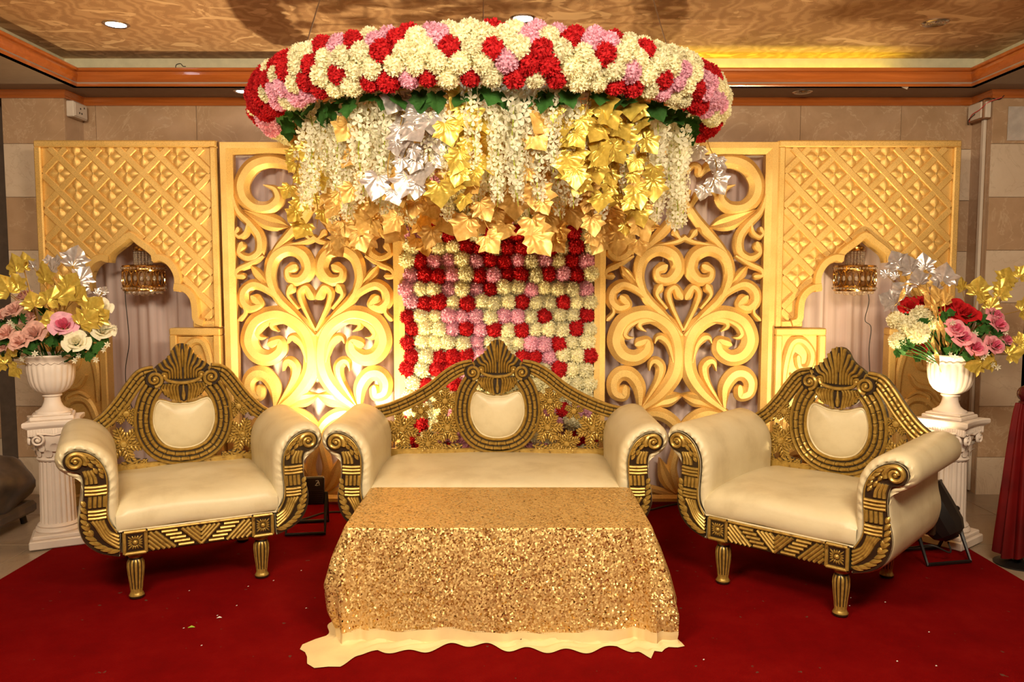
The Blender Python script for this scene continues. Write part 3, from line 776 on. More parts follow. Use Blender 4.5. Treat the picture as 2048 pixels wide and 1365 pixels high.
    for i in range(-6, 7):
        for j in range(-8, 12):
            if (i + j) % 2: continue
            x, z = xc0 + i * a / 2, zc0 - j * a / 2
            if inside(x, z) and (inside(x + 0.05, z) or inside(x - 0.05, z)): link('relief_flower', QF, T, (x, yf + 0.0295, z))
    # carved side boxes below the arch
    for side in (-1, 1):
        inner = (side > 0) != flip       # the box next to the scroll screen is narrow
        wbx = 0.345 if inner else 0.445
        zt_ = z_sp - 0.004; zb_ = 0.012
        x1 = side * hw; x0 = side * (hw - wbx); lo, hi = min(x0, x1), max(x0, x1)
        sb = MB(); yy = D_PANEL - 0.055; fb = 0.05
        sb.bbox((lo, yy, zt_ - fb), (hi, yb, zt_), 0.008); sb.bbox((lo, yy, zb_), (hi, yb, zb_ + fb), 0.008)
        sb.bbox((lo, yy, zb_ + fb - 0.004), (lo + fb, yb, zt_ - fb + 0.004), 0.008); sb.bbox((hi - fb, yy, zb_ + fb - 0.004), (hi, yb, zt_ - fb + 0.004), 0.008)
        po = sb.obj('side_panel', 'panel', T, 25)
        sb = MB(); sb.box((lo + 0.02, yy + 0.035, zb_ + 0.02), (hi - 0.02, yb - 0.004, zt_ - 0.02)); sb.obj('side_panel_field', 'panel', po, 0)
        cx_ = (lo + hi) / 2; wi = (hi - lo) / 2 - fb
        m_s = 1 if inner else -1
        cn = [0]
        def car(P, rnd):
            cn[0] += 1; yy = D_PANEL - 0.055 - cn[0] * .0006
            Q = crom(P, 8); pts = [(cx_ + q[0] * wi * side * m_s, q[1]) for q in Q]; ws = [q[2] for q in Q]
            if rnd:
                dx, dz = pts[-1][0] - pts[-3][0], pts[-1][1] - pts[-3][1]; L = math.hypot(dx, dz) or 1; w0 = ws[-1]; e = pts[-1]
                for k in range(1, 6):
                    s = k / 5 * 0.98; pts.append((e[0] + dx / L * s * w0 / 2, e[1] + dz / L * s * w0 / 2)); ws.append(w0 * math.sqrt(1 - s * s))
            b2 = MB(); b2.ribbon(pts, ws, [(-1, yy + 0.036), (-1, yy + 0.022), (-0.45, yy + 0.006), (0.45, yy + 0.006), (1, yy + 0.022), (1, yy + 0.036)])
            b2.obj('scroll', 'panel', po, 28)
        for zc_ in (zt_ - 0.20, zt_ - 0.60, zt_ - 0.97):
            car([(0.85, zc_ - 0.30, 0.02), (0.80, zc_ - 0.08, 0.05), (0.45, zc_ + 0.09, 0.055), (-0.15, zc_ + 0.11, 0.055), (-0.68, zc_ + 0.03, 0.055), (-0.55, zc_ - 0.065, 0.05), (-0.05, zc_ - 0.07, 0.045), (0.08, zc_ - 0.01, 0.05)], True)
            car([(-0.8, zc_ - 0.30, 0.02), (-0.45, zc_ - 0.22, 0.045), (0.1, zc_ - 0.19, 0.045), (0.4, zc_ - 0.12, 0.02)], False)
            car([(0.5, zc_ - 0.28, 0.01), (0.1, zc_ - 0.24, 0.03), (-0.35, zc_ - 0.27, 0.035), (-0.3, zc_ - 0.31, 0.035)], True)
    return T, c, S
build_arch_screen(261, False, 'gold lattice screen with a pointed arch beside the urn of peach roses')
build_arch_screen(1730, True, 'gold lattice screen with a pointed arch beside the urn of red and pink roses')

# ------------------------------------------------------------------ sheer drapes behind the screens
def drape(x0, x1, label, seed, yd=5.80):
    rnd = random.Random(seed); ph = [rnd.uniform(0, 6.28) for _ in range(4)]; n = int((x1 - x0) / 0.018); rows = []
    for j in range(12):
        z = 0.02 + (2.40 - 0.02) * j / 11; r = []
        for i in range(n + 1):
            x = x0 + (x1 - x0) * i / n
            r.append((x, yd + 0.035 * math.sin(x * 26 + ph[0] + 0.25 * math.sin(z * 2)) + 0.022 * math.sin(x * 61 + ph[1] + z * 0.8) + 0.015 * math.sin(x * 9 + ph[2]), z))
        rows.append(r)
    mb = MB(); mb.grid(rows); tag(mb.obj('sheer_drape', 'sheer', None, 80), label, 'drape')
e = [at_y(p, 600, 5.80).x for p in (95, 440, 800, 1200, 1548, 1890)]
drape(e[0], e[1] + 0.02, 'pinkish sheer drape hanging behind the arch beside the peach roses', 1)
drape(e[1] + 0.03, e[2], 'pinkish sheer drape behind the scroll screen nearest the peach roses', 2, 5.625)
drape(e[3], e[4] - 0.03, 'pinkish sheer drape behind the scroll screen nearest the red roses', 3, 5.625)
drape(e[4] - 0.02, e[5], 'pinkish sheer drape hanging behind the arch beside the red roses', 4)

# ------------------------------------------------------------------ hanging drum lanterns
def lantern(px, label):
    p = at_y(px, 560, 5.60); zt_, zb_ = at_y(px, 531, 5.60).z, at_y(px, 583, 5.60).z
    R = 0.136; h = zt_ - zb_; t = thing('drum_lantern', label, 'lantern', (p.x, 5.60, zb_))
    for nm, z in (('lower_band', 0.0), ('upper_band', h - 0.042)):
        mb = MB(); mb.lathe([(R - 0.008, z), (R, z + 0.002), (R + 0.003, z + 0.010), (R, z + 0.021), (R + 0.003, z + 0.032), (R, z + 0.040), (R - 0.008, z + 0.042)], 40); b = mb.obj(nm, 'lantern', t)
        mb = MB()
        for k in range(36):
            a = 2 * PI * k / 36; mb.sphere(((R + 0.004) * math.cos(a), (R + 0.004) * math.sin(a), z + 0.021), 0.0085, 6, 4)
        tag(mb.obj('crystal_beading', 'crystal', b), kind='stuff')
    mb = MB(); mb.lathe([(R - 0.03, 0.01), (R - 0.028, h - 0.01)], 32); mb.obj('liner', 'amber', t)
    ov = MB(); Z = (h - 0.084) / 2 + 0.002
    ov.tube([(0.021 * math.cos(a), 0, Z * math.sin(a)) for a in [2 * PI * i / 16 for i in range(17)]], 0.0042, 5)
    om = ov.mesh('oval_ring', 'lantern')
    cm = MB(); cm.sphere((0, 0, 0), 0.012, 8, 6, (1, 0.6, 1.5)); cm = cm.mesh('oval_crystal', 'crystal')
    for k in range(20):
        a = 2 * PI * k / 20; q = (R * math.cos(a), R * math.sin(a), h / 2)
        link('oval_ring', om, t, q, (0, 0, a + PI / 2)); link('oval_crystal', cm, t, (q[0] * 0.97, q[1] * 0.97, q[2]), (0, 0, a + PI / 2))
    mb = MB(); mb.lathe([(R - 0.01, h - 0.004), (R - 0.012, h), (0.068, h + 0.006), (0.05, h + 0.012), (0.02, h + 0.014)], 32); mb.obj('top_plate', 'lantern', t)
    # crown of hanging crystal drops and small upper ring
    mb = MB()
    for k in range(16):
        a = 2 * PI * k / 16
        for j in range(6): mb.sphere((0.056 * math.cos(a), 0.056 * math.sin(a), h + 0.014 + j * 0.0145), 0.0085, 6, 4)
    tag(mb.obj('crystal_strands', 'crystal', t), kind='stuff')
    mb = MB(); z = h + 0.098
    mb.lathe([(0.058, z), (0.064, z + 0.006), (0.060, z + 0.016), (0.066, z + 0.026), (0.058, z + 0.034), (0.030, z + 0.04), (0.036, z + 0.056), (0.028, z + 0.068), (0.034, z + 0.08), (0.010, z + 0.095)], 28); mb.obj('crown', 'lantern', t)
    mb = MB(); mb.tube([(0, 0, z + 0.09), (0, 0, LZ(300) - zb_)], 0.003, 6); mb.obj('suspension_rod', 'lantern', t)
    mb = MB()
    for k in range(18):
        a = 2 * PI * k / 18; mb.sphere((0.115 * math.cos(a), 0.115 * math.sin(a), -0.006), 0.014, 8, 5)
    for k in range(9):
        a = 2 * PI * k / 9; mb.sphere((0.06 * math.cos(a), 0.06 * math.sin(a), -0.014), 0.016, 8, 5)
    mb.sphere((0, 0, -0.018), 0.018, 8, 6); tag(mb.obj('crystal_drops', 'crystal', t), kind='stuff')
    return t
lantern(288, 'gold crystal drum lantern hanging in the arch beside the peach roses')
lantern(1709, 'gold crystal drum lantern hanging in the arch beside the red roses')
def cord(name, pts, r, mat, label, cat='cord'):
    mb = MB(); mb.tube(crom(pts, 6), r, 6); return tag(mb.obj(name, mat, None), label, cat)
cord('lamp_cord', [at_y(x, y, d) for x, y, d in ((251, 570, 5.49), (251, 600, 5.53), (256, 650, 5.54), (258, 690, 5.54), (251, 740, 5.54), (255, 790, 5.53), (268, 830, 5.5), (272, 900, 5.44))], 0.0028, 'wire', 'thin dark cord dangling below the lantern by the peach roses')
cord('lamp_cord', [at_y(x, y, d) for x, y, d in ((1728, 560, 5.52), (1738, 600, 5.54), (1730, 640, 5.54), (1742, 655, 5.54), (1738, 700, 5.54), (1740, 760, 5.53), (1740, 850, 5.5))], 0.0028, 'wire', 'thin dark cord dangling below the lantern by the red roses')

# ------------------------------------------------------------------ artificial flower meshes
def pom_mesh(seed, n=270, R=0.05):
    rnd = random.Random(seed); mb = MB(); mb.sphere((0, 0, 0), R * 0.78, 12, 8)
    ga = PI * (3 - math.sqrt(5))
    for i in range(n):
        z = 1 - (i + 0.5) / n * 1.75; r = math.sqrt(max(0, 1 - z * z)); a = i * ga + rnd.uniform(-.25, .25)
        d = Vector((r * math.cos(a), r * math.sin(a), z)); d = (d + Vector((rnd.uniform(-.1, .1), rnd.uniform(-.1, .1), rnd.uniform(-.1, .1)))).normalized()
        t = d.cross(Vector((rnd.uniform(-1, 1), rnd.uniform(-1, 1), rnd.uniform(-1, 1)))).normalized(); b = d.cross(t)
        L = R * rnd.uniform(0.94, 1.07); w_ = R * rnd.uniform(0.10, 0.15)
        p0 = d * R * 0.6
        mb.add([p0, d * L * 0.85 + t * w_, d * L * 1.0 + b * w_ * 0.45, d * L * 0.85 - t * w_, d * L * 0.72 - b * w_ * 0.3], [(0, 1, 4), (0, 4, 3), (1, 2, 4), (2, 3, 4)])
    return mb.mesh('blossom', 'cream', 0)
POM = [pom_mesh(s) for s in range(4)]
def leaf_mesh(seed, size=0.10):
    rnd = random.Random(seed)
    O = [(0, .05), (.12, -.06), (.30, -.12), (.40, -.03), (.56, .02), (.50, .15), (.46, .25), (.60, .34), (.70, .46), (.54, .52), (.42, .57), (.36, .68), (.27, .79), (.13, .92), (0, 1.05)]
    mb = MB(); cz = lambda x, y: 0.045 * math.cos(x * 11) - 0.20 * x * x - 0.10 * y * y
    pts = [(x, y) for x, y in O] + [(-x, y) for x, y in O[-2:0:-1]]
    vs = [(0, 0.32, cz(0, .32) - 0.04)]; ring = []
    for x, y in pts:
        mxp = (x * 0.55, 0.32 + (y - 0.32) * 0.55); ring.append(mxp)
    for x, y in ring: vs.append((x, y, cz(x, y) + 0.012 * rnd.uniform(-1, 1)))
    for x, y in pts: vs.append((x, y, cz(x, y) + 0.035 * rnd.uniform(-1, 1)))
    n = len(pts)
    fs = [(0, 1 + k, 1 + (k + 1) % n) for k in range(n)] + [(1 + k, 1 + n + k, 1 + n + (k + 1) % n, 1 + (k + 1) % n) for k in range(n)]
    mb.add([Vector(v) * size for v in vs], fs)
    return mb.mesh('leaf', 'goldleaf', 32)
LEAF = [leaf_mesh(s) for s in range(4)]
def rose_mesh(seed, core=None):
    rnd = random.Random(seed); mb = MB(); n = 15
    for i in range(n):
        u = i / (n - 1); a0 = i * 2.4 + rnd.uniform(-.2, .2)
        r0 = 0.008 + 0.034 * u; h = 0.050 - 0.012 * u; half = 1.15 - 0.45 * u; rows = []
        for j in range(5):
            v = j / 4; r = []
            for k in range(6):
                s = (k / 5 - 0.5) * 2; a = a0 + s * half * (1 - 0.25 * v * v)
                rr = r0 * (0.45 + 0.62 * math.sin(min(1, v * 0.9) * PI / 2)) + (0.020 * u * v ** 3) - 0.002 * abs(s) * v
                z = -0.012 + h * v - 0.010 * s * s * v - 0.018 * u * v ** 4 + rnd.uniform(-.001, .001)
                r.append((rr * math.cos(a), rr * math.sin(a), z))
            rows.append(r)
        mb.grid(rows, 1 if (core and u < 0.42) else 0)
    return mb.mesh('bloom', ['peach', 'rosecore'], 60)
ROSE = [rose_mesh(s, True) for s in (1, 2)]
def star_mesh():
    mb = MB()
    for k in range(6):
        a = 2 * PI * k / 6; d = Vector((math.cos(a), math.sin(a), 0.25)); t = Vector((-math.sin(a), math.cos(a), 0))
        mb.add([Vector((0, 0, 0)), d * 0.011 + t * 0.0045, d * 0.021, d * 0.011 - t * 0.0045], [(0, 1, 2, 3)])
    return mb.mesh('star_blossom', 'ivory', 0)
STAR = star_mesh()

# ------------------------------------------------------------------ flower wall between the screens
def zpt(zx, zy, ox, oy, f): return (ox + zx * f, oy + zy * f)
WR = [(215, 145), (285, 190), (460, 250), (460, 340), (640, 300), (760, 300), (840, 370), (580, 400), (580, 490), (720, 490), (640, 590), (195, 380), (220, 470), (250, 550), (335, 545), (320, 300), (1000, 340), (1160, 300), (1160, 410), (995, 530), (1160, 530), (845, 560), (785, 665), (200, 715), (290, 725), (485, 730), (480, 840), (625, 855), (790, 840), (1075, 705), (930, 800), (1230, 800), (120, 815), (245, 910), (1125, 880), (120, 980), (130, 1070), (425, 1020), (1045, 975), (1225, 1050), (870, 1040), (335, 1080), (280, 1150), (200, 1240), (410, 1200), (1040, 1120), (560, 400), (840, 400), (700, 330)]
WP = [(135, 260), (320, 430), (500, 430), (420, 500), (140, 540), (530, 590), (340, 640), (640, 510), (560, 770), (740, 750), (830, 760), (400, 810), (410, 890), (530, 1000), (860, 970), (930, 980), (960, 1030), (720, 200), (880, 320), (800, 460), (970, 430), (1240, 440), (1060, 560), (880, 600), (450, 1080), (120, 640), (1240, 640), (600, 900)]
WR = [zpt(x, y, 780, 380, .3223) for x, y in WR]; WP = [zpt(x, y, 780, 380, .3223) for x, y in WP]
def colour_at(px, py, reds, pinks, rr, rnd, pr=(0.24, 0.44)):
    best = min(((px - x) ** 2 + (py - y) ** 2, 'red') for x, y in reds); bp = min(((px - x) ** 2 + (py - y) ** 2, 'pink') for x, y in pinks)
    b = min(best, bp)
    return b[1] if b[0] < rr * rr else None
xa, xb_ = at_y(806, 600, D_PANEL).x, at_y(1190, 600, D_PANEL).x
FW = thing('flower_wall', 'flat wall of cream, pink and red artificial blossoms behind the sofa', 'flower wall', ((xa + xb_) / 2, 0, 0))
fcx = (xa + xb_) / 2; fw2 = (xb_ - xa) / 2
mb = MB(); mb.box((-fw2 + 0.015, D_PANEL + 0.0, 0.012), (fw2 - 0.015, D_PANEL + 0.035, LZ(300))); mb.obj('backing_board', 'cream', FW, 0)
rnd = random.Random(3); nc = 14; dx = 2 * fw2 / nc; dz = 0.0925
zz = LZ(300); row = 0; cnt = 0; extra = MB()
while zz > 0.08:
    for i in range(nc):
        x = -fw2 + dx * (i + 0.5 + (0.25 if row % 2 else -0.25) * 0.6) + rnd.uniform(-.008, .008); z = zz + rnd.uniform(-.012, .012)
        y = D_PANEL - 0.012 + rnd.uniform(-.012, .012)
        px, py = to_px((x + fcx, y - 0.04, z)); c = colour_at(px, py, WR, WP, 17, rnd)
        if c is None:
            c = 'cream'
            if py > 815 or py < 400: c = rnd.choice(['cream', 'cream', 'red', 'pink'])
        o = link('blossom', POM[rnd.randrange(4)], FW, (x, y, z), (PI / 2 + rnd.uniform(-.3, .3), rnd.uniform(0, 6.28), rnd.uniform(-.3, .3)), rnd.uniform(1.15, 1.35), c)
        cnt += 1
    zz -= dz; row += 1

# ------------------------------------------------------------------ half ring canopy of blossoms
RC = Vector((-0.035, 4.97, 2.562)); RR, RT = 1.27, 0.098
CR = [zpt(x, y, 500, 0, .342) for x, y in [(435, 260), (630, 225), (530, 410), (660, 490), (340, 430), (440, 510), (190, 370), (105, 470), (120, 640), (40, 700), (860, 180), (900, 240), (780, 310), (790, 470), (1085, 420), (1190, 290), (1300, 420), (1380, 130), (1425, 200), (1420, 340), (1415, 270), (1720, 280), (1680, 370), (1540, 430), (1800, 490), (1910, 230), (2010, 340), (50, 560)]] \
   + [zpt(x, y, 1000, 0, .244) for x, y in [(640, 340), (820, 490), (955, 310), (1210, 460), (1320, 660), (1010, 720), (480, 690), (350, 560), (120, 610), (1600, 720), (1600, 870), (1690, 590), (1660, 1030), (1750, 1060), (1830, 1060)]]
CP = [zpt(x, y, 500, 0, .342) for x, y in [(320, 530), (490, 290), (970, 160), (1070, 180), (780, 240), (890, 450), (1520, 350), (170, 300), (160, 500), (190, 620), (110, 700), (1820, 210), (2010, 250), (1640, 190)]] \
   + [zpt(x, y, 1000, 0, .244) for x, y in [(810, 360), (480, 280), (1080, 600), (1270, 800), (1430, 630), (1650, 680), (1720, 830), (90, 480)]]
CN = thing('flower_canopy', 'half ring canopy of red, pink and cream blossoms hung over the sofa', 'flower canopy', (RC.x, RC.y, 0))
def ring_pt(a, r, z): return Vector((r * math.sin(a), -r * math.cos(a), z))        # a = 0 towards the camera
mb = MB(); AM = 1.85
mb.tube([ring_pt(-AM + 2 * AM * i / 60, RR, RC.z) for i in range(61)], RT * 0.72, 10); mb.obj('ring_core', 'green', CN)
mb = MB()
for r_ in (1.12, 0.82, 0.5):
    mb.tube([ring_pt(-1.7 + 3.4 * i / 40, r_, 2.47) for i in range(41)], 0.006, 6)
for k in range(11):
    a = -1.6 + 3.2 * k / 10; mb.tube([ring_pt(a, RR, 2.49), ring_pt(a, 0.2, 2.47)], 0.006, 6)
mb.obj('wire_net', 'twig', CN)
for k, a in enumerate((-0.9, 0.0, 0.9)):
    mb = MB(); mb.tube([ring_pt(a, RR - 0.05, RC.z + 0.1), ring_pt(a, RR - 0.2, Z_CEIL)], 0.003, 6); mb.obj('hanging_wire', 'chrome', CN)
rnd = random.Random(11); NU = 50; cnt = 0
TV = [math.radians(t) for t in (-62, -27, 6, 40, 74, 108)]
for iv, tv in enumerate(TV):
    n = NU
    for iu in range(n):
        a = -AM + 2 * AM * (iu + 0.5 + (0.5 if iv % 2 else 0)) / n + rnd.uniform(-.008, .008); tt = tv + rnd.uniform(-.07, .07)
        rr = RR + RT * math.cos(tt); z = RC.z + RT * 1.08 * math.sin(tt)
        p = ring_pt(a, rr, z); nrm = ring_pt(a, math.cos(tt), math.sin(tt))
        px, py = to_px((p.x + RC.x, p.y + RC.y, p.z)); c = colour_at(px, py, CR, CP, 20, rnd)
        if c is None: c = 'cream'
        q = nrm.to_track_quat('Z', 'Y').to_euler()
        o = link('blossom', POM[rnd.randrange(4)], CN, p, q, rnd.uniform(0.92, 1.12) * 1.13, c)
mb = MB()
rnd = random.Random(5)
for k in range(46):     # green leaves under the ring
    a = -1.45 + 2.9 * k / 45; p = ring_pt(a + rnd.uniform(-.03, .03), RR - 0.05 - rnd.uniform(0, .10), RC.z - RT * 1.0 - rnd.uniform(0, 0.05))
    link('green_leaf', LEAF[k % 4], CN, p, (rnd.uniform(-2.6, -1.2), rnd.uniform(-.6, .6), rnd.uniform(-1, 1)), rnd.uniform(.7, 1.0), 'green')

# ------------------------------------------------------------------ hanging garlands
def wisteria_meshes(seed, L):
    rnd = random.Random(seed); st = MB(); bl = MB()
    path = [(0.008 * math.sin(i * 1.3 + seed), 0.008 * math.cos(i * 1.1), -L * i / 10) for i in range(11)]
    st.tube(path, [0.003] * 10 + [0.0012], 5)
    n = int(L * 108)
    for i in range(n):
        u = i / n; z = -0.02 - (L - 0.04) * u; a = i * 2.4 + rnd.uniform(-.4, .4); r = 0.048 * (1 - 0.45 * u) * rnd.uniform(.6, 1.1)
        c = Vector((r * math.cos(a), r * math.sin(a), z)); out = Vector((math.cos(a), math.sin(a), -0.15)).normalized()
        t = Vector((-math.sin(a), math.cos(a), 0)); up = out.cross(t); s = 0.033 * (1 - 0.35 * u) * rnd.uniform(.85, 1.2)
        out = (out + Vector((rnd.uniform(-.5, .5), rnd.uniform(-.5, .5), rnd.uniform(-.6, .3)))).normalized(); t = out.cross(Vector((rnd.uniform(-1, 1), rnd.uniform(-1, 1), rnd.uniform(-1, 1)))).normalized(); up = out.cross(t)
        for q in range(4):
            an = q * PI / 2 + rnd.uniform(-.25, .25); d = (t * math.cos(an) + up * math.sin(an)); e2 = out.cross(d); cu = rnd.uniform(.1, .45)
            bl.add([c, c + d * s * .45 + e2 * s * .26 + out * s * cu * .6, c + d * s * .82 + e2 * s * .36 + out * s * cu, c + d * s * 1.08 + out * s * cu * .7, c + d * s * .82 - e2 * s * .36 + out * s * cu, c + d * s * .45 - e2 * s * .26 + out * s * cu * .6, c + d * s * .7 + out * s * cu * .35], [(0, 1, 6), (1, 2, 6), (2, 3, 6), (3, 4, 6), (4, 5, 6), (5, 0, 6)])
        bl.add([c - out * r, c - out * r * .4 + t * .0015, c + up * 0.001], [(0, 1, 2)])
    return st.mesh('stem', 'lime', 0), bl.mesh('blossom_cluster', 'wist', 60)
WM = [wisteria_meshes(s, L) for s, L in enumerate((0.52, 0.60, 0.46, 0.66, 0.56))]
WL = (0.52, 0.60, 0.46, 0.66, 0.56)
def hang_wisteria(x, y, z, k, s=1.0, front=True):
    lab = 'strand of white wisteria blossoms hanging at the front of the flower canopy' if front else 'strand of white wisteria blossoms hanging deep inside the flower canopy'
    t = thing('wisteria_garland', lab, 'garland', (x, y, z), random.uniform(0, 6.28), 'white wisteria strands at the canopy front' if front else 'white wisteria strands inside the canopy')
    t.scale = (s, s, s); t.rotation_euler = (random.uniform(-.05, .05), random.uniform(-.05, .05), random.uniform(0, 6.28))
    link('stem', WM[k][0], t); tag(link('blossom_cluster', WM[k][1], t), kind='stuff')
def hang_leaf_vine(x, y, z, L, mat, n, label, group, seed, size=1.0):
    rnd = random.Random(seed); t = thing('leaf_vine', label, 'vine', (x, y, z), 0, group)
    ph = rnd.uniform(0, 6); pf = lambda u: Vector((0.035 * math.sin(u * 5 + ph), 0.03 * math.cos(u * 4 + ph), -L * u))
    mb = MB(); mb.tube([pf(i / 14) for i in range(15)], [0.0032] * 14 + [0.001], 5); mb.obj('stem', 'twig', t)
    n = max(5, int(n * .72))
    for i in range(n):
        u = (i + 0.6) / n; a = rnd.uniform(-PI, PI); side = Vector((math.cos(a), math.sin(a) * 0.7 - 0.35, 0))
        p = pf(u) + side * rnd.uniform(.02, .07)
        # leaves hang tip down, face roughly outwards
        link('leaf', LEAF[rnd.randrange(4)], t, p, (-PI / 2 + rnd.uniform(-.5, .4), rnd.uniform(-.7, .7), rnd.uniform(-.6, .6)), rnd.uniform(.6, 1.25) * size, mat)
    for i in range(n // 2):
        u = (i + 0.3) / (n // 2); p = pf(u); d = Vector((rnd.uniform(-1, 1), rnd.uniform(-1, .3), rnd.uniform(-.6, .1))) * 0.09
        mb = MB(); mb.tube(crom([p, p + d * .5 + Vector((0, 0, .02)), p + d, p + d * 1.15 + Vector((.01, 0, -.02))], 3), 0.0014, 4); mb.obj('tendril', 'twig', t)
def rim_y(px, r):     # ring radius r: the point of the canopy front seen in this pixel column
    k = (px - 1024) / F_PX / cp
    best = None
    for i in range(400):
        a = -1.5 + 3.0 * i / 399; p = ring_pt(a, r, 0) + RC
        e_ = abs((p.x - CAM_X) / p.y - k)
        if best is None or e_ < best[0]: best = (e_, p.x, p.y)
    return best[1], best[2]
random.seed(21)
ZB = RC.z - RT - 0.015
for i, (px, k, s) in enumerate([(632, 0, .95), (655, 2, .8), (700, 1, 1.0), (722, 4, 1), (745, 0, 1.0), (768, 3, .85), (940, 2, .9), (985, 3, .85), (1002, 1, .95), (1022, 0, 1), (1048, 1, .95), (1070, 4, 1), (1105, 2, .9), (1142, 2, .7), (1330, 1, 1.05), (1352, 3, 1.0), (1374, 4, 1.1), (1310, 1, 1.0), (1396, 3, .95), (858, 4, .8)]):
    x, y = rim_y(px, RR - 0.12 - 0.03 * (i % 3)); hang_wisteria(x, y, ZB + 0.04, k, s * 1.02, True)
for i in range(44):
    r_ = (1.12, 0.98, 0.82, 0.66, 0.5)[i % 5]; a = -1.6 + 3.2 * ((i * 0.618) % 1.0); p = ring_pt(a, r_, 0) + RC
    hang_wisteria(p.x, p.y, 2.47, i % 5, random.uniform(.85, 1.1), False)
G1 = 'vine of shiny yellow gold leaves hanging at the front of the flower canopy'
for i, (px, L, n, dr) in enumerate([(575, .55, 12, .14), (600, .62, 12, .2), (640, .40, 8, .16), (905, .50, 11, .12), (925, .55, 11, .16), (945, .45, 8, .2), (1130, .42, 10, .12), (1160, .5, 12, .13), (1195, .52, 12, .12), (1225, .46, 12, .14), (1255, .55, 12, .13), (1280, .50, 10, .18), (1240, .66, 12, .24)]):
    x, y = rim_y(px, RR - dr); hang_leaf_vine(x, y, ZB + 0.03, L, 'goldleaf', n, G1, 'yellow gold vines at the canopy front', 100 + i, 1.0)
for i, (px, L, n, dr) in enumerate([(795, .45, 9, .12), (820, .52, 10, .14), (845, .50, 9, .13), (865, .42, 8, .18)]):
    x, y = rim_y(px, RR - dr); hang_leaf_vine(x, y, ZB + 0.03, L, 'silverleaf', n, 'vine of pearly silver leaves hanging at the front of the flower canopy', 'silver vines at the canopy front', 200 + i, 1.0)
p = at_y(1425, 300, 5.28); hang_leaf_vine(p.x, p.y, 2.47, .34, 'silverleaf', 6, 'short vine of pearly silver leaves at the end of the flower canopy', None, 231, 1.1)
for i in range(26):
    r_ = (1.05, 0.9, 0.74, 0.58, 0.44)[i % 5]; a = -1.6 + 3.2 * ((i * 0.618 + 0.3) % 1.0); p = ring_pt(a, r_, 0) + RC
    hang_leaf_vine(p.x, p.y, 2.47, random.uniform(.55, .74), 'bronzeleaf', 13, 'vine of orange bronze leaves hanging deep inside the flower canopy', 'bronze vines inside the canopy', 300 + i, 1.15)

# ------------------------------------------------------------------ carved seats (two armchairs and a sofa of one suite)
def lobe(mb, p, ang, L, w_, y, h):      # teardrop bead
    c, s = math.cos(ang), math.sin(ang); pts = []; ws = []
    for i in range(5):
        u = i / 4; pts.append((p[0] + c * L * u, p[1] + s * L * u)); ws.append(w_ * (0.25, 0.85, 1.0, 0.75, 0.15)[i])
    mb.ridge(pts, ws, y, h, 0, 4)
def carved_leaf(plate, gold, p, ang, L, W, y, flat=0.012):
    c, s = math.cos(ang), math.sin(ang)
    tr = lambda u, v: (p[0] + c * u - s * v, p[1] + s * u + c * v)
    out = [(0, -.10), (.22, -.40), (.38, -.34), (.5, -.5), (.64, -.36), (.78, -.34), (.86, -.16), (1, 0), (.86, .16), (.78, .34), (.64, .36), (.5, .5), (.38, .34), (.22, .40), (0, .10)]
    plate.prism([tr(u * L, v * W) for u, v in out], y, y + flat)
    gold.ridge([tr(0, 0), tr(.5 * L, 0), tr(.97 * L, 0)], [W * .18, W * .20, W * .06], y, 0.009, 0, 4)
    for u in (.14, .34, .54, .72):
        k = 1 - abs(u - .4)
        for sg in (-1, 1):
            q = tr(u * L, sg * W * .05); lobe(gold, q, ang + sg * 0.78, W * .60 * k + .004, W * .29, y, 0.011)
def bamboo(mb, path, w_, y, h, seg=0.052, gap=0.0045):
    P = resample(path, max(8, int(sum(math.dist(a, b) for a, b in zip(path, path[1:])) / 0.006)))
    L = sum(math.dist(a, b) for a, b in zip(P, P[1:])); n = max(1, round(L / seg)); m = len(P) - 1
    for k in range(n):
        i0, i1 = int(round(m * k / n)), int(round(m * (k + 1) / n)); q = P[i0:i1 + 1]
        if len(q) < 3: continue
        N = len(q); ws = [w_ * (0.80 + 0.20 * abs(2 * i / (N - 1) - 1)) for i in range(N)]; ws[0] *= .75; ws[-1] *= .75
        q = list(q); f = 0.35
        q[-1] = (q[-1][0] + (q[-2][0] - q[-1][0]) * .55, q[-1][1] + (q[-2][1] - q[-1][1]) * .55)
        mb.ridge(q, ws, y, h)
def spiral(c, r0, r1, a0, turns, n=36):
    return [(c[0] + (r0 + (r1 - r0) * i / n) * math.cos(a0 + turns * 2 * PI * i / n), c[1] + (r0 + (r1 - r0) * i / n) * math.sin(a0 + turns * 2 * PI * i / n)) for i in range(n + 1)]

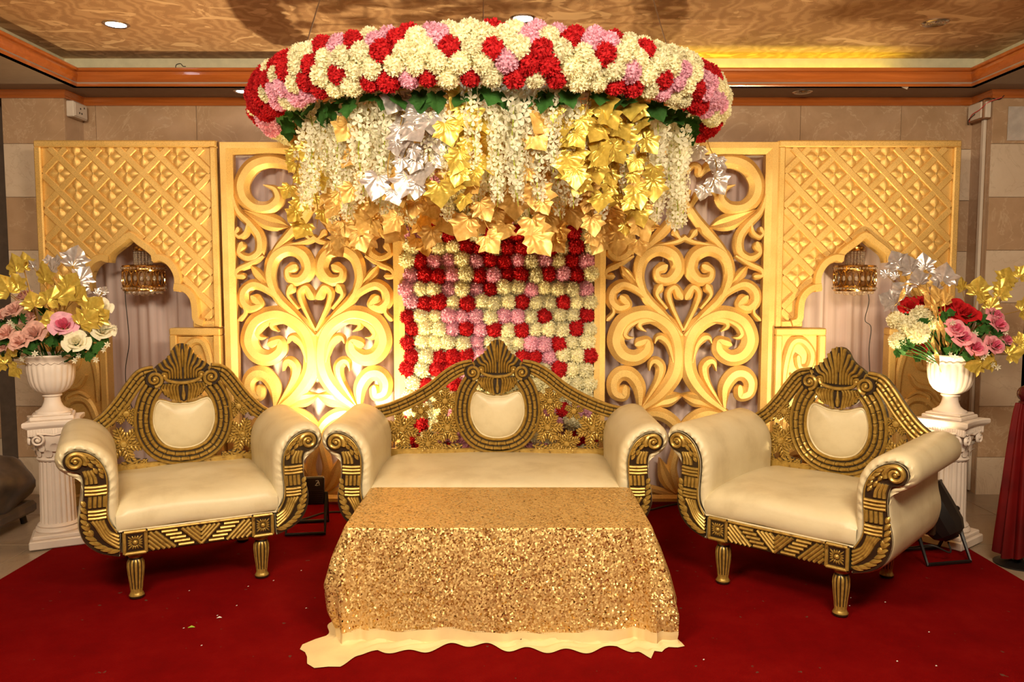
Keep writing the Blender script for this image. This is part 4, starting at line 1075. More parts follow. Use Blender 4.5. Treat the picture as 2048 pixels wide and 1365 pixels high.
def make_seat(name, label, cat, loc, rotz, k, swoop, flowers, leaves):
    """k widens the suite's armchair into the sofa; local x right, y to the back, z up"""
    T = thing(name, label, cat, loc, rotz)
    # legs -------------------------------------------------------
    prof = [(0.026, 0.0), (0.034, 0.006), (0.036, 0.016), (0.030, 0.026), (0.027, 0.034), (0.029, 0.05), (0.031, 0.075), (0.037, 0.12), (0.040, 0.155), (0.039, 0.18), (0.032, 0.197),
            (0.026, 0.203), (0.033, 0.209), (0.036, 0.218), (0.032, 0.227), (0.025, 0.232), (0.032, 0.240), (0.034, 0.256)]
    flute = lambda a, r, z: r * (1 - (0.13 * max(0, -math.cos(a * 12)) ** 0.7 if 0.035 < z < 0.195 else 0))
    mb = MB(); mb.lathe(prof, 72, fn=flute, mfn=lambda a, z: 1 if (0.045 < z < 0.19 and math.cos(a * 12) < -.25) or z < .012 or .199 < z < .206 or .229 < z < .236 else 0); lm = mb.mesh('leg', ['carved', 'darkwood'], 45)
    for sx in (-1, 1):
        for yy in (0.0, 0.65):
            o = link('leg', lm, T, (sx * (0.296 + k), yy, 0.0112))
    # rail, corner blocks ----------------------------------------
    X0 = 0.296 + k; yf = -0.062
    mb = MB(); mb.bbox((-X0 + 0.05, yf, 0.250), (X0 - 0.05, -0.02, 0.366), 0.004); rail = mb.obj('front_rail', 'darkwood', T, 25)
    g = MB(); hw = X0 - 0.056; zb, ztp = 0.258, 0.346
    g.ridge([(-hw, 0.358), (hw, 0.358)], 0.014, yf, 0.010)
    H_ = ztp - zb; xe = hw - H_ - 0.055
    for s in (-1, 1):
        for q in range(4):            # centre chevron
            d = 0.021 * q
            g.ridge([(s * 0.001, zb + d), (s * (H_ - d), ztp)], 0.017, yf, 0.011)
        for q in range(5):            # level ribs with slanting ends
            z = zb + 0.008 + q * 0.0185; g.ridge([(s * (0.026 + z - zb), z), (s * (xe + z - zb), z)], 0.0165, yf, 0.011)
        for q in range(6):            # slanting ribs at the ends
            x0_ = xe + 0.024 + 0.0235 * q; x1_ = min(hw, x0_ + H_)
            if x1_ - x0_ > .015: g.ridge([(s * x0_, zb), (s * x1_, zb + x1_ - x0_)], 0.017, yf, 0.011)
    g.obj('rail_carving', 'carved', rail, 40)
    for s in (-1, 1):
        mb = MB(); mb.bbox((s * X0 - 0.056, yf - 0.006, 0.246), (s * X0 + 0.056, 0.05, 0.368), 0.004); b = mb.obj('corner_block', 'darkwood', T, 25)
        g = MB(); cz = 0.307; y1 = yf - 0.006
        for a, c in (((-.047, -.052), (.047, -.052)), ((.047, -.052), (.047, .052)), ((.047, .052), (-.047, .052)), ((-.047, .052), (-.047, -.052))):
            g.ridge([(s * X0 + a[0], cz + a[1]), (s * X0 + c[0], cz + c[1])], 0.017, y1, 0.008)
        for q in range(16):
            a = 2 * PI * q / 16; r = 0.030 / max(abs(math.cos(a)), abs(math.sin(a))); lobe(g, (s * X0 + 0.015 * math.cos(a), cz + 0.015 * math.sin(a)), a, r - 0.013, 0.009, y1, 0.006)
        g.sphere((s * X0, y1 - 0.001, cz), 0.013, 10, 6, (1, .8, 1)); g.obj('rosette', 'carved', b, 40)
    # arms -------------------------------------------------------
    fac = crom([(.362, .362), (.400, .415), (.408, .475), (.404, .545), (.400, .610), (.408, .665), (.436, .722), (.480, .760), (.530, .774), (.572, .756), (.584, .722), (.572, .690), (.540, .673), (.516, .664), (.506, .630), (.504, .575), (.512, .510), (.526, .455), (.527, .395), (.503, .330), (.448, .278), (.366, .247)], 5)
    pad = crom([(.352, .345), (.358, .42), (.360, .50), (.357, .575), (.358, .635), (.374, .70), (.412, .757), (.468, .797), (.535, .812), (.590, .793), (.618, .742), (.610, .690), (.575, .656), (.536, .646), (.519, .620), (.514, .570), (.521, .510), (.534, .455), (.534, .392), (.510, .324), (.452, .268), (.366, .238)], 5)
    F = resample(fac, 110); P_ = resample(pad, 110)
    for s in (-1, 1):
        mx = lambda q, yy: (s * (q[0] + k), yy, q[1])
        mb = MB(); rows = []
        rows.append([mx(q, -0.046) for q in F])
        for j, (t, yy) in enumerate(((0.25, -0.056), (0.62, -0.050), (0.88, -0.032), (1.0, -0.005))):
            r = []
            for i, (a, b) in enumerate(zip(F, P_)):
                u = i / 109; gat = 0.10 * math.sin(i * 1.75 + 0.6 * math.sin(i * .7)) * (1 - t) * 2.2 if 0.12 < u < 0.66 else 0
                tt = t * (1 + gat * 0.5); r.append((s * (a[0] + (b[0] - a[0]) * tt + k), yy + gat * 0.035, a[1] + (b[1] - a[1]) * tt))
            rows.append(r)
        for yy in (0.03, 0.15, 0.35, 0.55, 0.655):
            rows.append([mx(b, yy) for b in P_])
        rows.append([(s * ((b[0] - .46) * 0.94 + .46 + k), 0.685, (b[1] - .55) * .95 + .55) for b in P_])
        rows.append([(s * ((b[0] - .46) * 0.6 + .46 + k), 0.69, (b[1] - .55) * .6 + .55) for b in P_])
        mb.grid(rows, closed_u=True)
        arm = mb.obj('arm', 'leather', T, 60, fixn=True)
        mb = MB(); mb.tube([(s * (q[0] + k), -0.062, q[1]) for q in offs(F, -0.004 * 1)], 0.0052, 6); mb.obj('piping', 'leather', arm, 80)
        # carved front board of the arm
        mb = MB(); mb.prism([(s * (q[0] + k), q[1]) for q in F], -0.068, -0.03); brd = mb.obj('arm_front', 'darkwood', arm, 30)
        g = MB(); y1 = -0.068
        R = lambda pts, w_, h=0.011: g.ridge([(s * (q[0] + k), q[1]) for q in crom(pts, 5)], w_, y1, h)
        R([(.372, .366), (.402, .420), (.412, .478), (.409, .545), (.406, .61), (.413, .664), (.440, .717), (.483, .753), (.530, .766)], 0.007, 0.006)
        for q in range(4):                     # sweeping ribs above the corner block
            o_ = q * 0.018; R([(.366 + .0 * q, .346 - o_), (.405 + o_ * .3, .372 - o_ * .6), (.424 + o_ * .62, .412 - o_ * .1), (.430 + o_ * .85, .434)], 0.0165)
        for q in range(3): R([(.414, .447 + q * .0165), (.455, .445 + q * .0165), (.490, .447 + q * .0165)], 0.0155)
        for q in range(4): R([(.420 + q * .0205, .498), (.419 + q * .0205, .520), (.417 + q * .0205, .550)], 0.0175)
        for q in range(3): R([(.408, .562 + q * .0165), (.455, .560 + q * .0165), (.500, .563 + q * .0165)], 0.0155)
        for q in range(3): R([(.452 + q * .019, .612), (.456 + q * .017, .640), (.474 + q * .013, .675)], 0.0165)
        cxs, czs = .533, .722
        sp_ = spiral((cxs, czs), 0.043, 0.012, PI * 1.15, -1.55)
        g.ridge([(s * (q[0] + k), q[1]) for q in sp_], [0.024 - 0.008 * i / 36 for i in range(37)], y1, 0.016)
        g.sphere((s * (cxs + k), y1, czs), 0.0125, 10, 6, (1, .9, 1))
        for u, v, a, L in ((.420, .632, 1.0, .030), (.418, .655, .9, .032), (.424, .680, .75, .034), (.438, .700, .6, .036), (.452, .724, .5, .034), (.470, .742, .3, .034), (.445, .655, 1.1, .03), (.462, .685, .9, .03), (.475, .715, .6, .028), (.492, .752, .1, .03)):
            lobe(g, (s * (u + k), v), a if s > 0 else PI - a, L * 1.15, 0.021, y1, 0.012)
        for u, v, a, L in ((.515, .535, -2.0, .03), (.519, .505, -2.2, .034), (.523, .475, -2.3, .036), (.522, .445, -2.4, .036), (.520, .418, -2.5, .04), (.514, .388, -2.6, .042), (.505, .362, -2.7, .044), (.490, .335, -2.8, .046), (.470, .312, -2.9, .05), (.445, .292, -3.0, .05), (.415, .275, 3.1, .045), (.498, .430, -1.9, .03), (.490, .395, -2.1, .03)):
            lobe(g, (s * (u + k), v), a if s > 0 else PI - a, L * 1.2, 0.024, y1, 0.012)
        g.obj('arm_carving', 'carved', brd, 40)
    # seat -------------------------------------------------------
    sec = crom([(-.040, .362), (-.060, .372), (-.070, .395), (-.070, .430), (-.056, .468), (-.015, .494), (.08, .508), (.25, .514), (.45, .512), (.60, .505), (.70, .496)], 4)
    hwx = 0.375 + k; n = 28; rows = []
    for i in range(n + 1):
        u = -1 + 2 * i / n; e_ = max(0, (abs(u) - 0.86) / 0.14) ** 2
        rows.append([(u * hwx, y + (0.012 * e_ if y < .1 else 0), z - 0.020 * e_ * (1 if z > .45 else .2) + 0.006 * (1 - u * u) * (1 if z > .45 else 0) - 0.004 * math.sin(u * 5 + y * 7)) for y, z in sec])
    mb = MB(); mb.grid(rows); mb.obj('seat', 'leather', T, 70, fixn=True)
    mb = MB(); mb.tube([(-hwx + .01, -0.060, .366), (hwx - .01, -0.060, .366)], 0.0052, 6); mb.obj('piping', 'leather', T, 80)
    mb = MB(); mb.box((-hwx - .04, -0.015, 0.248), (hwx + .04, 0.70, 0.47)); mb.obj('seat_base', 'leather', T, 30)
    # back -------------------------------------------------------
    yb = 0.700
    ringc = crom([(-.150, .955), (-.192, .885), (-.214, .79), (-.206, .69), (-.160, .603), (-.086, .556), (0, .543), (.086, .556), (.160, .603), (.206, .69), (.214, .79), (.192, .885), (.150, .955)], 8)
    mb = MB(); mb.ribbon(ringc, [0.100] * len(ringc), [(-1, yb + .03), (-1, yb), (1, yb), (1, yb + .03), (-1, yb + .03)]); ro = mb.obj('back_ring', 'darkwood', T, 30, fixn=True)
    g = MB()
    for d, w_, h in ((-.0405, .0185, .020), (.0405, .0185, .018)): g.ridge(offs(ringc, d), w_, yb, h)
    for d in (-.0142, .0142): bamboo(g, offs(ringc, d), .0245, yb, .020)
    g.obj('ring_carving', 'carved', ro, 40)
    for s in (-1, 1):
        W_ = [(s * x, z) for x, z in crom(swoop, 8)]
        mb = MB(); mb.ribbon(W_, [0.082] * len(W_), [(-1, yb + .03), (-1, yb + .002), (1, yb + .002), (1, yb + .03), (-1, yb + .03)]); so = mb.obj('top_rail', 'darkwood', T, 30, fixn=True)
        g = MB()
        for d, w_, h in ((-.033, .0175, .016), (.033, .0185, .016)): g.ridge(offs(W_, d), w_, yb + .002, h)
        for d in (-.0115, .0115): bamboo(g, offs(W_, d), .022, yb + .002, .017, .058)
        g.obj('rail_beading', 'carved', so, 40)
        c = (s * .150, .998)
        mb = MB(); mb.lathe([(0.052, 0), (0.052, 0.03), (0.047, 0.038)], 28); q = mb.obj('back_scroll', 'darkwood', T, 30); q.location = (c[0], yb + .018, c[1]); q.rotation_euler = (PI / 2, 0, 0)
        g = MB(); sp_ = spiral((0, 0), 0.042, 0.010, -PI / 2 if s < 0 else -PI / 2, 1.6 * (1 if s < 0 else -1))
        g.ridge(sp_, [0.020 - 0.007 * i / 36 for i in range(37)], 0, 0.016); g.sphere((0, -0.002, 0), 0.012, 10, 6)
        q2 = g.obj('scroll_carving', 'carved', q, 40); q2.rotation_euler = (-PI / 2, 0, 0); q2.location = (0, 0, 0.038)
    # crest shell
    half = crom([(0, 1.196), (-.024, 1.190), (-.046, 1.170), (-.066, 1.132), (-.092, 1.104), (-.122, 1.084), (-.150, 1.052), (-.120, 1.012), (-.075, .985), (0, .972)], 5)
    outl = half + [(-x, z) for x, z in half[-2:0:-1]]
    mb = MB(); mb.prism(outl, yb - .004, yb + .035); cr = mb.obj('crest', 'darkwood', T, 30)
    g = MB()
    tops = [(-.150, 1.060), (-.124, 1.088), (-.099, 1.107), (-.075, 1.130), (-.055, 1.160), (-.032, 1.188)]
    for s in (-1, 1):
        for i, (x, z) in enumerate(tops):
            bx = -.085 + .0145 * i; bz = .998 + 0.004 * i * .2 - .008 * (i / 5)
            g.ridge([(s * q[0], q[1]) for q in crom([(bx, bz), (bx * 1.05, bz + .03 + .010 * i), (x * .74 + bx * .18, z - .036), (x, z)], 5)], [.009] + [.0125 + .006 * u / 14 for u in range(14)] + [.013], yb - .004, .018)
    g.ridge(crom([(-.010, .995), (-.011, 1.07), (-.015, 1.15), (-.011, 1.197)], 5), .012, yb - .004, .013); g.ridge(crom([(.010, .995), (.011, 1.07), (.015, 1.15), (.011, 1.197)], 5), .012, yb - .004, .013)
    g.ridge([(0, 1.06), (0, 1.10), (0, 1.14), (0, 1.165)], [.004, .012, .015, .006], yb - .006, .016)
    bar = crom([(-.098, 1.010), (-.085, .990), (-.045, .976), (0, .971), (.045, .976), (.085, .990), (.098, 1.010)], 6); g.ridge(bar, .020, yb - .010, .018)
    for s in (-1, 1): g.sphere((s * .098, yb - .014, 1.014), .0125, 10, 6)
    g.obj('crest_flutes', 'carved', cr, 40)
    # fluted bowl below the crest
    bh = crom([(-.110, .972), (-.116, .935), (-.100, .902), (-.065, .880), (-.028, .874), (0, .862)], 5); bo = bh + [(-x, z) for x, z in bh[-2::-1]]
    mb = MB(); mb.prism(bo, yb - .004, yb + .03); bw = mb.obj('crest_bowl', 'darkwood', T, 30); g = MB()
    for s in (-1, 1):
        for i in range(6):
            x1 = .105 - .0165 * i; z1 = .968 - .003 * (5 - i) * 0; x2 = .098 - .0150 * i; z2 = .905 - .0075 * i * (1.6 if i < 3 else 1.2)
            g.ridge([(s * q[0], q[1]) for q in crom([(x1, z1), (x1 + .010, z1 - .025), (x2 + .004, z2 + .022), (x2 - .002, z2)], 4)], .0148, yb - .004, .016)
    g.ridge([(0, .962), (0, .93), (0, .90), (0, .872)], [.010, .012, .024, .012], yb - .004, .016); g.obj('bowl_flutes', 'carved', bw, 40)
    # padded medallion
    po = crom([(0, .849), (.055, .852), (.100, .868), (.132, .872), (.152, .842), (.163, .79), (.158, .725), (.132, .66), (.085, .612), (0, .592), (-.085, .612), (-.132, .66), (-.158, .725), (-.163, .79), (-.152, .842), (-.132, .872), (-.100, .868), (-.055, .852)], 5, closed=True)
    mb = MB(); cxy = (0, .74); rows = []
    for r in (1, .985, .94, .86, .74, .58, .38, .15):
        rows.append([(q[0] * r, yb + .004 - .030 * (1 - r ** 3.0) ** .75, cxy[1] + (q[1] - cxy[1]) * r) for q in po])
    mb.grid(rows, closed_u=True); nb = len(po); mb.add([rows[-1][i] for i in range(nb)], [tuple(range(nb))]); pdo = mb.obj('back_pad', 'leather', T, 70, fixn=True)
    mb = MB(); mb.tube([(q[0], yb, q[1]) for q in po + po[:1]], .0055, 6); mb.obj('piping', 'leather', pdo, 80)
    mb = MB(); mb.prism([(q[0] * 1.07, cxy[1] + (q[1] - cxy[1]) * 1.08) for q in po], yb + .004, yb + .03); mb.obj('pad_board', 'carved', T, 30)
    # pierced flower carving
    for s in (-1, 1):
        for (fxp, fzp, r, n, a0) in flowers:
            plate, g = MB(), MB(); y1 = yb + .008
            for i in range(n):
                a = a0 + 2 * PI * i / n
                carved_leaf(plate, g, (s * fxp, fzp), a if s > 0 else PI - a, r, r * .62, y1)
            g.lathe([(0.020, 0), (0.020, .01), (.015, .016), (.004, .018)], 14, (0, 0, 0)); m_ = len(g.v) - 4 * 14
            g.v[m_:] = [(s * fxp + x, y1 - z, fzp + y) for x, y, z in g.v[m_:]]
            g.f = [f[::-1] if min(f) >= m_ else f for f in g.f]
            fo = plate.obj('carved_flower', 'darkwood', T, 30); g.obj('petal_carving', 'carved', fo, 40)
        for (fxp, fzp, a, L, W) in leaves:
            plate, g = MB(), MB(); carved_leaf(plate, g, (s * fxp, fzp), a if s > 0 else PI - a, L, W, yb + .010)
            fo = plate.obj('carved_leaf', 'darkwood', T, 30); g.obj('leaf_ribs', 'carved', fo, 40)
    bx = swoop[-1][0]
    mb = MB(); mb.bbox((-bx, yb, .47), (bx, yb + .03, .525), .004); mb.obj('lower_rail', 'carved', T, 25)
    for s in (-1, 1):
        mb = MB(); mb.bbox((s * bx - .03, yb + .006, .26), (s * bx + .03, yb + .036, swoop[-1][1] + .02), .004); mb.obj('back_stile', 'darkwood', T, 25)
    return T

CH_SW = [(.150, 1.034), (.212, 1.020), (.262, .963), (.325, .872), (.395, .792), (.470, .735)]
CH_FL = [(.300, .812, .070, 5, .4), (.318, .640, .105, 6, .2)]
CH_LV = [(.235, .545, -.35, .13, .06), (.20, .545, 2.4 - PI, .06, .04), (.385, .560, -1.9, .07, .05), (.270, .735, 1.9, .08, .045), (.375, .745, 1.4, .06, .05), (.36, .53, .1, .10, .05)]
SO_SW = [(.150, 1.034), (.220, 1.020), (.30, .975), (.40, .895), (.52, .825), (.65, .770), (.765, .740)]
SO_FL = [(.583, .647, .108, 6, .3), (.320, .820, .088, 6, .6), (.468, .758, .062, 5, .2), (.306, .655, .105, 6, .0), (.424, .555, .090, 6, .35), (.70, .62, .09, 6, .1)]
SO_LV = [(.215, .545, -.3, .12, .06), (.53, .535, .1, .10, .05), (.66, .55, -1.0, .06, .05), (.24, .88, -1.0, .07, .045), (.255, .72, 1.4, .06, .04), (.30, .53, 0.1, .09, .05)]
make_seat('armchair', 'cream carved armchair standing beside the urn of peach roses', 'armchair', (-1.471, 3.942, 0), 0.471, 0.0, CH_SW, CH_FL, CH_LV)
make_seat('armchair', 'cream carved armchair standing beside the urn of red roses', 'armchair', (1.395, 3.796, 0), -0.738, 0.0, CH_SW, CH_FL, CH_LV)
make_seat('sofa', 'wide cream sofa with carved gold back behind the sequinned table', 'sofa', (0.008, 4.150, 0), 0, 0.286, SO_SW, SO_FL, SO_LV)

# ------------------------------------------------------------------ table and sequinned cloth
TX0, TX1, TY0, TY1, TZ = -0.625, 0.700, 3.36, 4.03, 0.495
tcx, tcy = (TX0 + TX1) / 2, (TY0 + TY1) / 2
t = thing('coffee_table', 'low wooden table hidden under the gold sequinned cloth', 'table', (tcx, tcy, 0))
hx, hy = (TX1 - TX0) / 2 - .012, (TY1 - TY0) / 2 - .012
mb = MB(); mb.bbox((-hx, -hy, TZ - .04), (hx, hy, TZ - .006), .006); mb.obj('table_top', 'tablewood', t, 25)
for sx in (-1, 1):
    for sy in (-1, 1):
        mb = MB(); mb.bbox((sx * (hx - .05) - .03, sy * (hy - .05) - .03, .011), (sx * (hx - .05) + .03, sy * (hy - .05) + .03, TZ - .04), .004); mb.obj('leg', 'tablewood', t, 25)
TC = thing('tablecloth', 'gold sequin cloth with cream lining hem draped over the low table', 'tablecloth', (tcx, tcy, 0))
hx, hy = (TX1 - TX0) / 2, (TY1 - TY0) / 2; rc = 0.035
base = []
def corner(cx, cy, a0):
    return [(cx + rc * math.cos(a0 + PI / 2 * i / 10), cy + rc * math.sin(a0 + PI / 2 * i / 10), math.cos(a0 + PI / 2 * i / 10), math.sin(a0 + PI / 2 * i / 10)) for i in range(11)]
def side(p, q, n):
    return [(p[0] + (q[0] - p[0]) * i / n, p[1] + (q[1] - p[1]) * i / n, p[2], p[3]) for i in range(1, n)]
c4 = [corner(-hx + rc, -hy + rc, PI), corner(hx - rc, -hy + rc, PI * 1.5), corner(hx - rc, hy - rc, 0), corner(-hx + rc, hy - rc, PI / 2)]
per = []
for i in range(4):
    per += c4[i]; a, b = c4[i][-1], c4[(i + 1) % 4][0]
    per += side(a, b, 150 if i % 2 == 0 else 60)
def drop_pt(p, tt, i):
    x, y, nx, ny = p
    cornerness = max(0, 1 - min(abs(abs(x) - hx), 1) / .16) * max(0, 1 - min(abs(abs(y) - hy), 1) / .16) if True else 0
    front = max(0, -ny); sidew = abs(nx) * (0.5 + .5 * front) if abs(nx) > .3 else 0
    s_ = x * 9 + y * 13
    fold = .010 * math.sin(x * 17 + 1) + .006 * math.sin(x * 41) + .010 * math.sin(y * 19)
    bk = 1 - min(1, max(0, ny) * 1.5)
    if nx < 0: pr = np.interp(tt, [0, .25, .5, .75, .92, 1.0], [0, .055, .085, .06, .015, .012])
    else: pr = np.interp(tt, [0, .25, .5, .75, .92, 1.0], [0, .05, .09, .118, .105, .09])
    rip = .020 * math.sin(math.atan2(ny, nx) * 9 + (1 if nx > 0 else 0)) * (1 if abs(nx) > .05 and abs(ny) > .05 else 0) + .012 * math.sin(y * 34 + 2) * abs(nx)
    crease = -.022 * math.exp(-((abs(x) - hx + .075) / .022) ** 2) * front
    fl = .055 * front * tt + pr * abs(nx) ** .8 + (rip + crease) * tt
    out = (fl + fold * tt) * bk + .008 * (1 - bk)
    z = TZ + .004 - (TZ - .014) * min(1, tt)
    if tt < .06: z = TZ + .004 - .02 * (tt / .06) ** 2; out *= .5
    if tt > .93: z = max(z, .016 + .010 * abs(math.sin(x * 23 + y * 17)))
    if tt > 1:
        out += (tt - 1) * bk * (.30 + (1.1 if nx < 0 else .3) * cornerness * max(0, -ny + .2) + .22 * math.sin(x * 9 + 1 + y * 5) + .14 * math.sin(x * 37)); z = .016 + .022 * abs(math.sin(x * 21 + tt * 40 + y * 17)) * abs(math.sin(x * 6 + .7)) * max(0, 1.14 - tt) / .14
    return (x + nx * out, y + ny * out, z)
hemt = lambda p: .905 + .018 * math.sin(p[0] * 7 + .5) + .010 * math.sin(p[0] * 19 + p[1] * 9)
mb = MB(); rows = []
for r in (0.02, .25, .5, .75, .92, .985):
    rows.append([(p[0] * r, p[1] * r, TZ + .005 + .0008 * math.sin(p[0] * r * 30)) for p in per])
for j in range(25):
    rows.append([drop_pt(p, hemt(p) * j / 24, i) for i, p in enumerate(per)])
mb.grid(rows, closed_u=True); mb.add([rows[0][i] for i in range(len(per))], [tuple(range(len(per)))])
mb.obj('sequin_cloth', 'sequin', TC, 70, fixn=True)
mb = MB(); rows = []
for j in range(25):
    u = j / 24; rows.append([drop_pt(p, (hemt(p) - .012) + (1.14 - hemt(p) + .012) * u, i) for i, p in enumerate(per)])
mb.grid(rows, closed_u=True); mb.obj('hem', 'hem', TC, 70, fixn=True)

# ------------------------------------------------------------------ plaster pedestals and urns
def pedestal(loc, rz, label):
    t = thing('pedestal', label, 'pedestal', loc, rz)
    mb = MB(); mb.bbox((-.145, -.145, 0), (.145, .145, .05), .006); mb.bbox((-.130, -.130, .05), (.130, .130, .075), .006)
    mb.obj('plinth', 'plaster', t, 25)
    mb = MB(); mb.lathe([(.118, .075), (.124, .087), (.118, .099), (.106, .105), (.112, .114), (.104, .123), (.099, .128)], 40); mb.obj('base_moulding', 'plaster', t)
    mb = MB(); mb.lathe([(.097, .126), (.095, .16), (.093, .30), (.089, .48), (.090, .50)], 120, fn=lambda a, r, z: r * (1 - .085 * max(0, math.cos(a * 20)) ** .6)); mb.obj('shaft', 'plaster', t, 60)
    mb = MB(); mb.lathe([(.092, .495), (.098, .500), (.102, .508), (.098, .516), (.090, .520), (.092, .56), (.104, .60), (.120, .645), (.122, .655)], 40); cap = mb.obj('capital', 'plaster', t)
    mb = MB()
    for ring, (n, r, z, h) in enumerate(((10, .094, .525, .05), (10, .104, .560, .055))):
        for i in range(n):
            a = 2 * PI * (i + .5 * ring) / n; rows = []
            for j in range(5):
                v = j / 4; rr = r + .006 + .022 * v ** 3; zz_ = z + h * (v - .25 * max(0, v - .7) * 4 * .3); wd = .024 * (math.sin(PI * (.2 + .7 * v)))
                rows.append([(rr * math.cos(a) - s_ * wd * math.sin(a) + (.006 if s_ == 0 else 0) * math.cos(a), rr * math.sin(a) + s_ * wd * math.cos(a) + (.006 if s_ == 0 else 0) * math.sin(a), zz_) for s_ in (-1, 0, 1)])
            mb.grid(rows)
    mb.obj('acanthus_leaves', 'plaster', cap, 40)
    for q in range(4):
        for s in (-1, 1):
            g = MB(); a = q * PI / 2
            sp_ = spiral((s * .082, .632), .036, .007, PI / 2, 1.6 * s, 26)
            g.ridge([(s * .0, .655), (s * .04, .664)] + sp_, [.010, .012] + [.016 - .006 * i / 26 for i in range(27)], -.118, .014); g.sphere((s * .082, -.124, .632), .011, 8, 5)
            o = g.obj('volute', 'plaster', cap, 40); o.rotation_euler = (0, 0, a)
    # abacus: square with hollow sides and a fluted band
    def sq(h, d, n=8):
        out = []
        for q in range(4):
            a = q * PI / 2
            for i in range(n):
                u = -1 + 2 * i / n; x, y = u * h, -h + d * (1 - u * u); out.append((x * math.cos(a) - y * math.sin(a), x * math.sin(a) + y * math.cos(a)))
        return out
    mb = MB(); rows = []
    for h, z in ((.125, .655), (.128, .660), (.128, .695), (.136, .702), (.150, .712), (.153, .718), (.153, .735), (.148, .740)):
        rows.append([(x, y, z) for x, y in sq(h, .020)])
    mb.grid(rows, closed_u=True); n = len(rows[0]); mb.add(rows[-1], [tuple(range(n))]); mb.add(rows[0], [tuple(range(n))[::-1]])
    ab = mb.obj('abacus', 'plaster', t, 30); mb = MB()
    for q in range(4):
        a = q * PI / 2
        for i in range(18):
            u = -.92 + 1.84 * i / 17; x, y = u * .128, -.128 + .020 * (1 - u * u) - .001
            x2, y2 = x * math.cos(a) - y * math.sin(a), x * math.sin(a) + y * math.cos(a); mb.tube([(x2, y2, .662), (x2, y2, .693)], .0035, 5)
    mb.obj('fluted_band', 'plaster', ab, 60)
    return t
def urn(loc, rz, label):
    t = thing('urn', label, 'urn', loc, rz)
    mb = MB(); mb.bbox((-.112, -.112, 0), (.112, .112, .022), .005); mb.bbox((-.098, -.098, .022), (.098, .098, .034), .005); mb.obj('foot_plate', 'plaster', t, 25)
    mb = MB(); mb.lathe([(.092, .034), (.090, .044), (.074, .052), (.056, .068), (.046, .092), (.042, .115), (.043, .128)], 40); mb.obj('stem', 'plaster', t)
    mb = MB(); mb.lathe([(.045, .126), (.052, .131), (.052, .138), (.045, .143)], 36); mb.obj('collar', 'plaster', t)
    fn = lambda a, r, z: r * (1 + (.045 * abs(math.cos(a * 11)) - .02 if .165 < z < .315 else 0))
    mb = MB(); mb.lathe([(.042, .142), (.066, .150), (.090, .168), (.108, .195), (.119, .23), (.124, .27), (.126, .31), (.125, .318), (.128, .335), (.133, .352), (.147, .362), (.152, .370), (.150, .377), (.138, .376), (.126, .36), (.118, .32), (.10, .22), (.05, .17)], 132, fn=fn); mb.obj('bowl', 'plaster', t, 60)
    mb = MB(); mb.tube([((.131 + .001 * math.cos(a * 22)) * math.cos(a), (.131) * math.sin(a), .330 + .005 * math.sin(a * 22)) for a in [2 * PI * i / 176 for i in range(177)]], .0022, 5); mb.obj('rim_bead', 'plaster', t, 80)
    return t
PL = Vector((at_y(116, 1000, 4.66).x, 4.66, 0)); PR = Vector((at_y(1898, 960, 4.66).x, 4.66, 0))
pedestal(PL + Vector((0, 0, .0115)), math.radians(26), 'white fluted pedestal carrying the urn of peach roses')
pedestal(PR + Vector((0, 0, .0115)), math.radians(-52 + 90), 'white fluted pedestal carrying the urn of red and pink roses')
ZP = .752
UL = Vector((at_y(103, 760, 4.66).x, 4.66, ZP)); UR = Vector((at_y(1902, 760, 4.66).x, 4.66, ZP))
urn(UL, math.radians(26), 'white ribbed urn filled with peach and cream roses')
urn(UR, math.radians(38), 'white ribbed urn filled with red and pink roses')

# ------------------------------------------------------------------ flowers standing in the urns
def stem_path(a, b):
    a, b = Vector(a), Vector(b); m_ = (a + b) / 2 + Vector((0, 0, .04)); return crom([a, m_, b], 5)
def rose(px, py, d, mats, label, group, U, s=1.0, seed=0, face=None):
    rnd = random.Random(seed * 7 + int(px)); p = at_y(px, py, d)
    t = thing('rose', label, 'flower', p, 0, group)
    dirv = (Vector((p.x, p.y, p.z)) - (U + Vector((0, .02, .30)))).normalized() * .8 + Vector((0, -.75, .30))
    q = dirv.normalized().to_track_quat('Z', 'Y').to_euler()
    b = link('bloom', ROSE[seed % 2], t, None, q, s)
    for i, m_ in enumerate(mats):
        b.material_slots[i].link = 'OBJECT'; b.material_slots[i].material = M[m_]
    root = U + Vector((rnd.uniform(-.04, .04), rnd.uniform(-.03, .04), .26))
    mb = MB(); mb.tube([v - p for v in [Vector(x) for x in stem_path(root, p - dirv.normalized() * .012 * s)]], .004, 5); mb.obj('stem', 'green', t)
    for k in range(2):
        link('sepal_leaf', LEAF[k], t, -dirv.normalized() * .02 + Vector((rnd.uniform(-.03, .03), 0, -.02)), (rnd.uniform(-2.4, -.6), rnd.uniform(-1, 1), rnd.uniform(-3, 3)), .55, 'green')
    return t
def mum(px, py, d, mat, label, group, U, s, seed):
    rnd = random.Random(seed); p = at_y(px, py, d); t = thing('chrysanthemum', label, 'flower', p, 0, group)
    dirv = ((p - (U + Vector((0, .02, .3)))).normalized() + Vector((0, -.9, .2))).normalized()
    link('bloom', POM[seed % 4], t, None, dirv.to_track_quat('Z', 'Y').to_euler(), s, mat)
    mb = MB(); mb.tube([Vector(x) - p for x in stem_path(U + Vector((rnd.uniform(-.04, .04), 0, .26)), p - dirv * .03)], .004, 5); mb.obj('stem', 'green', t)
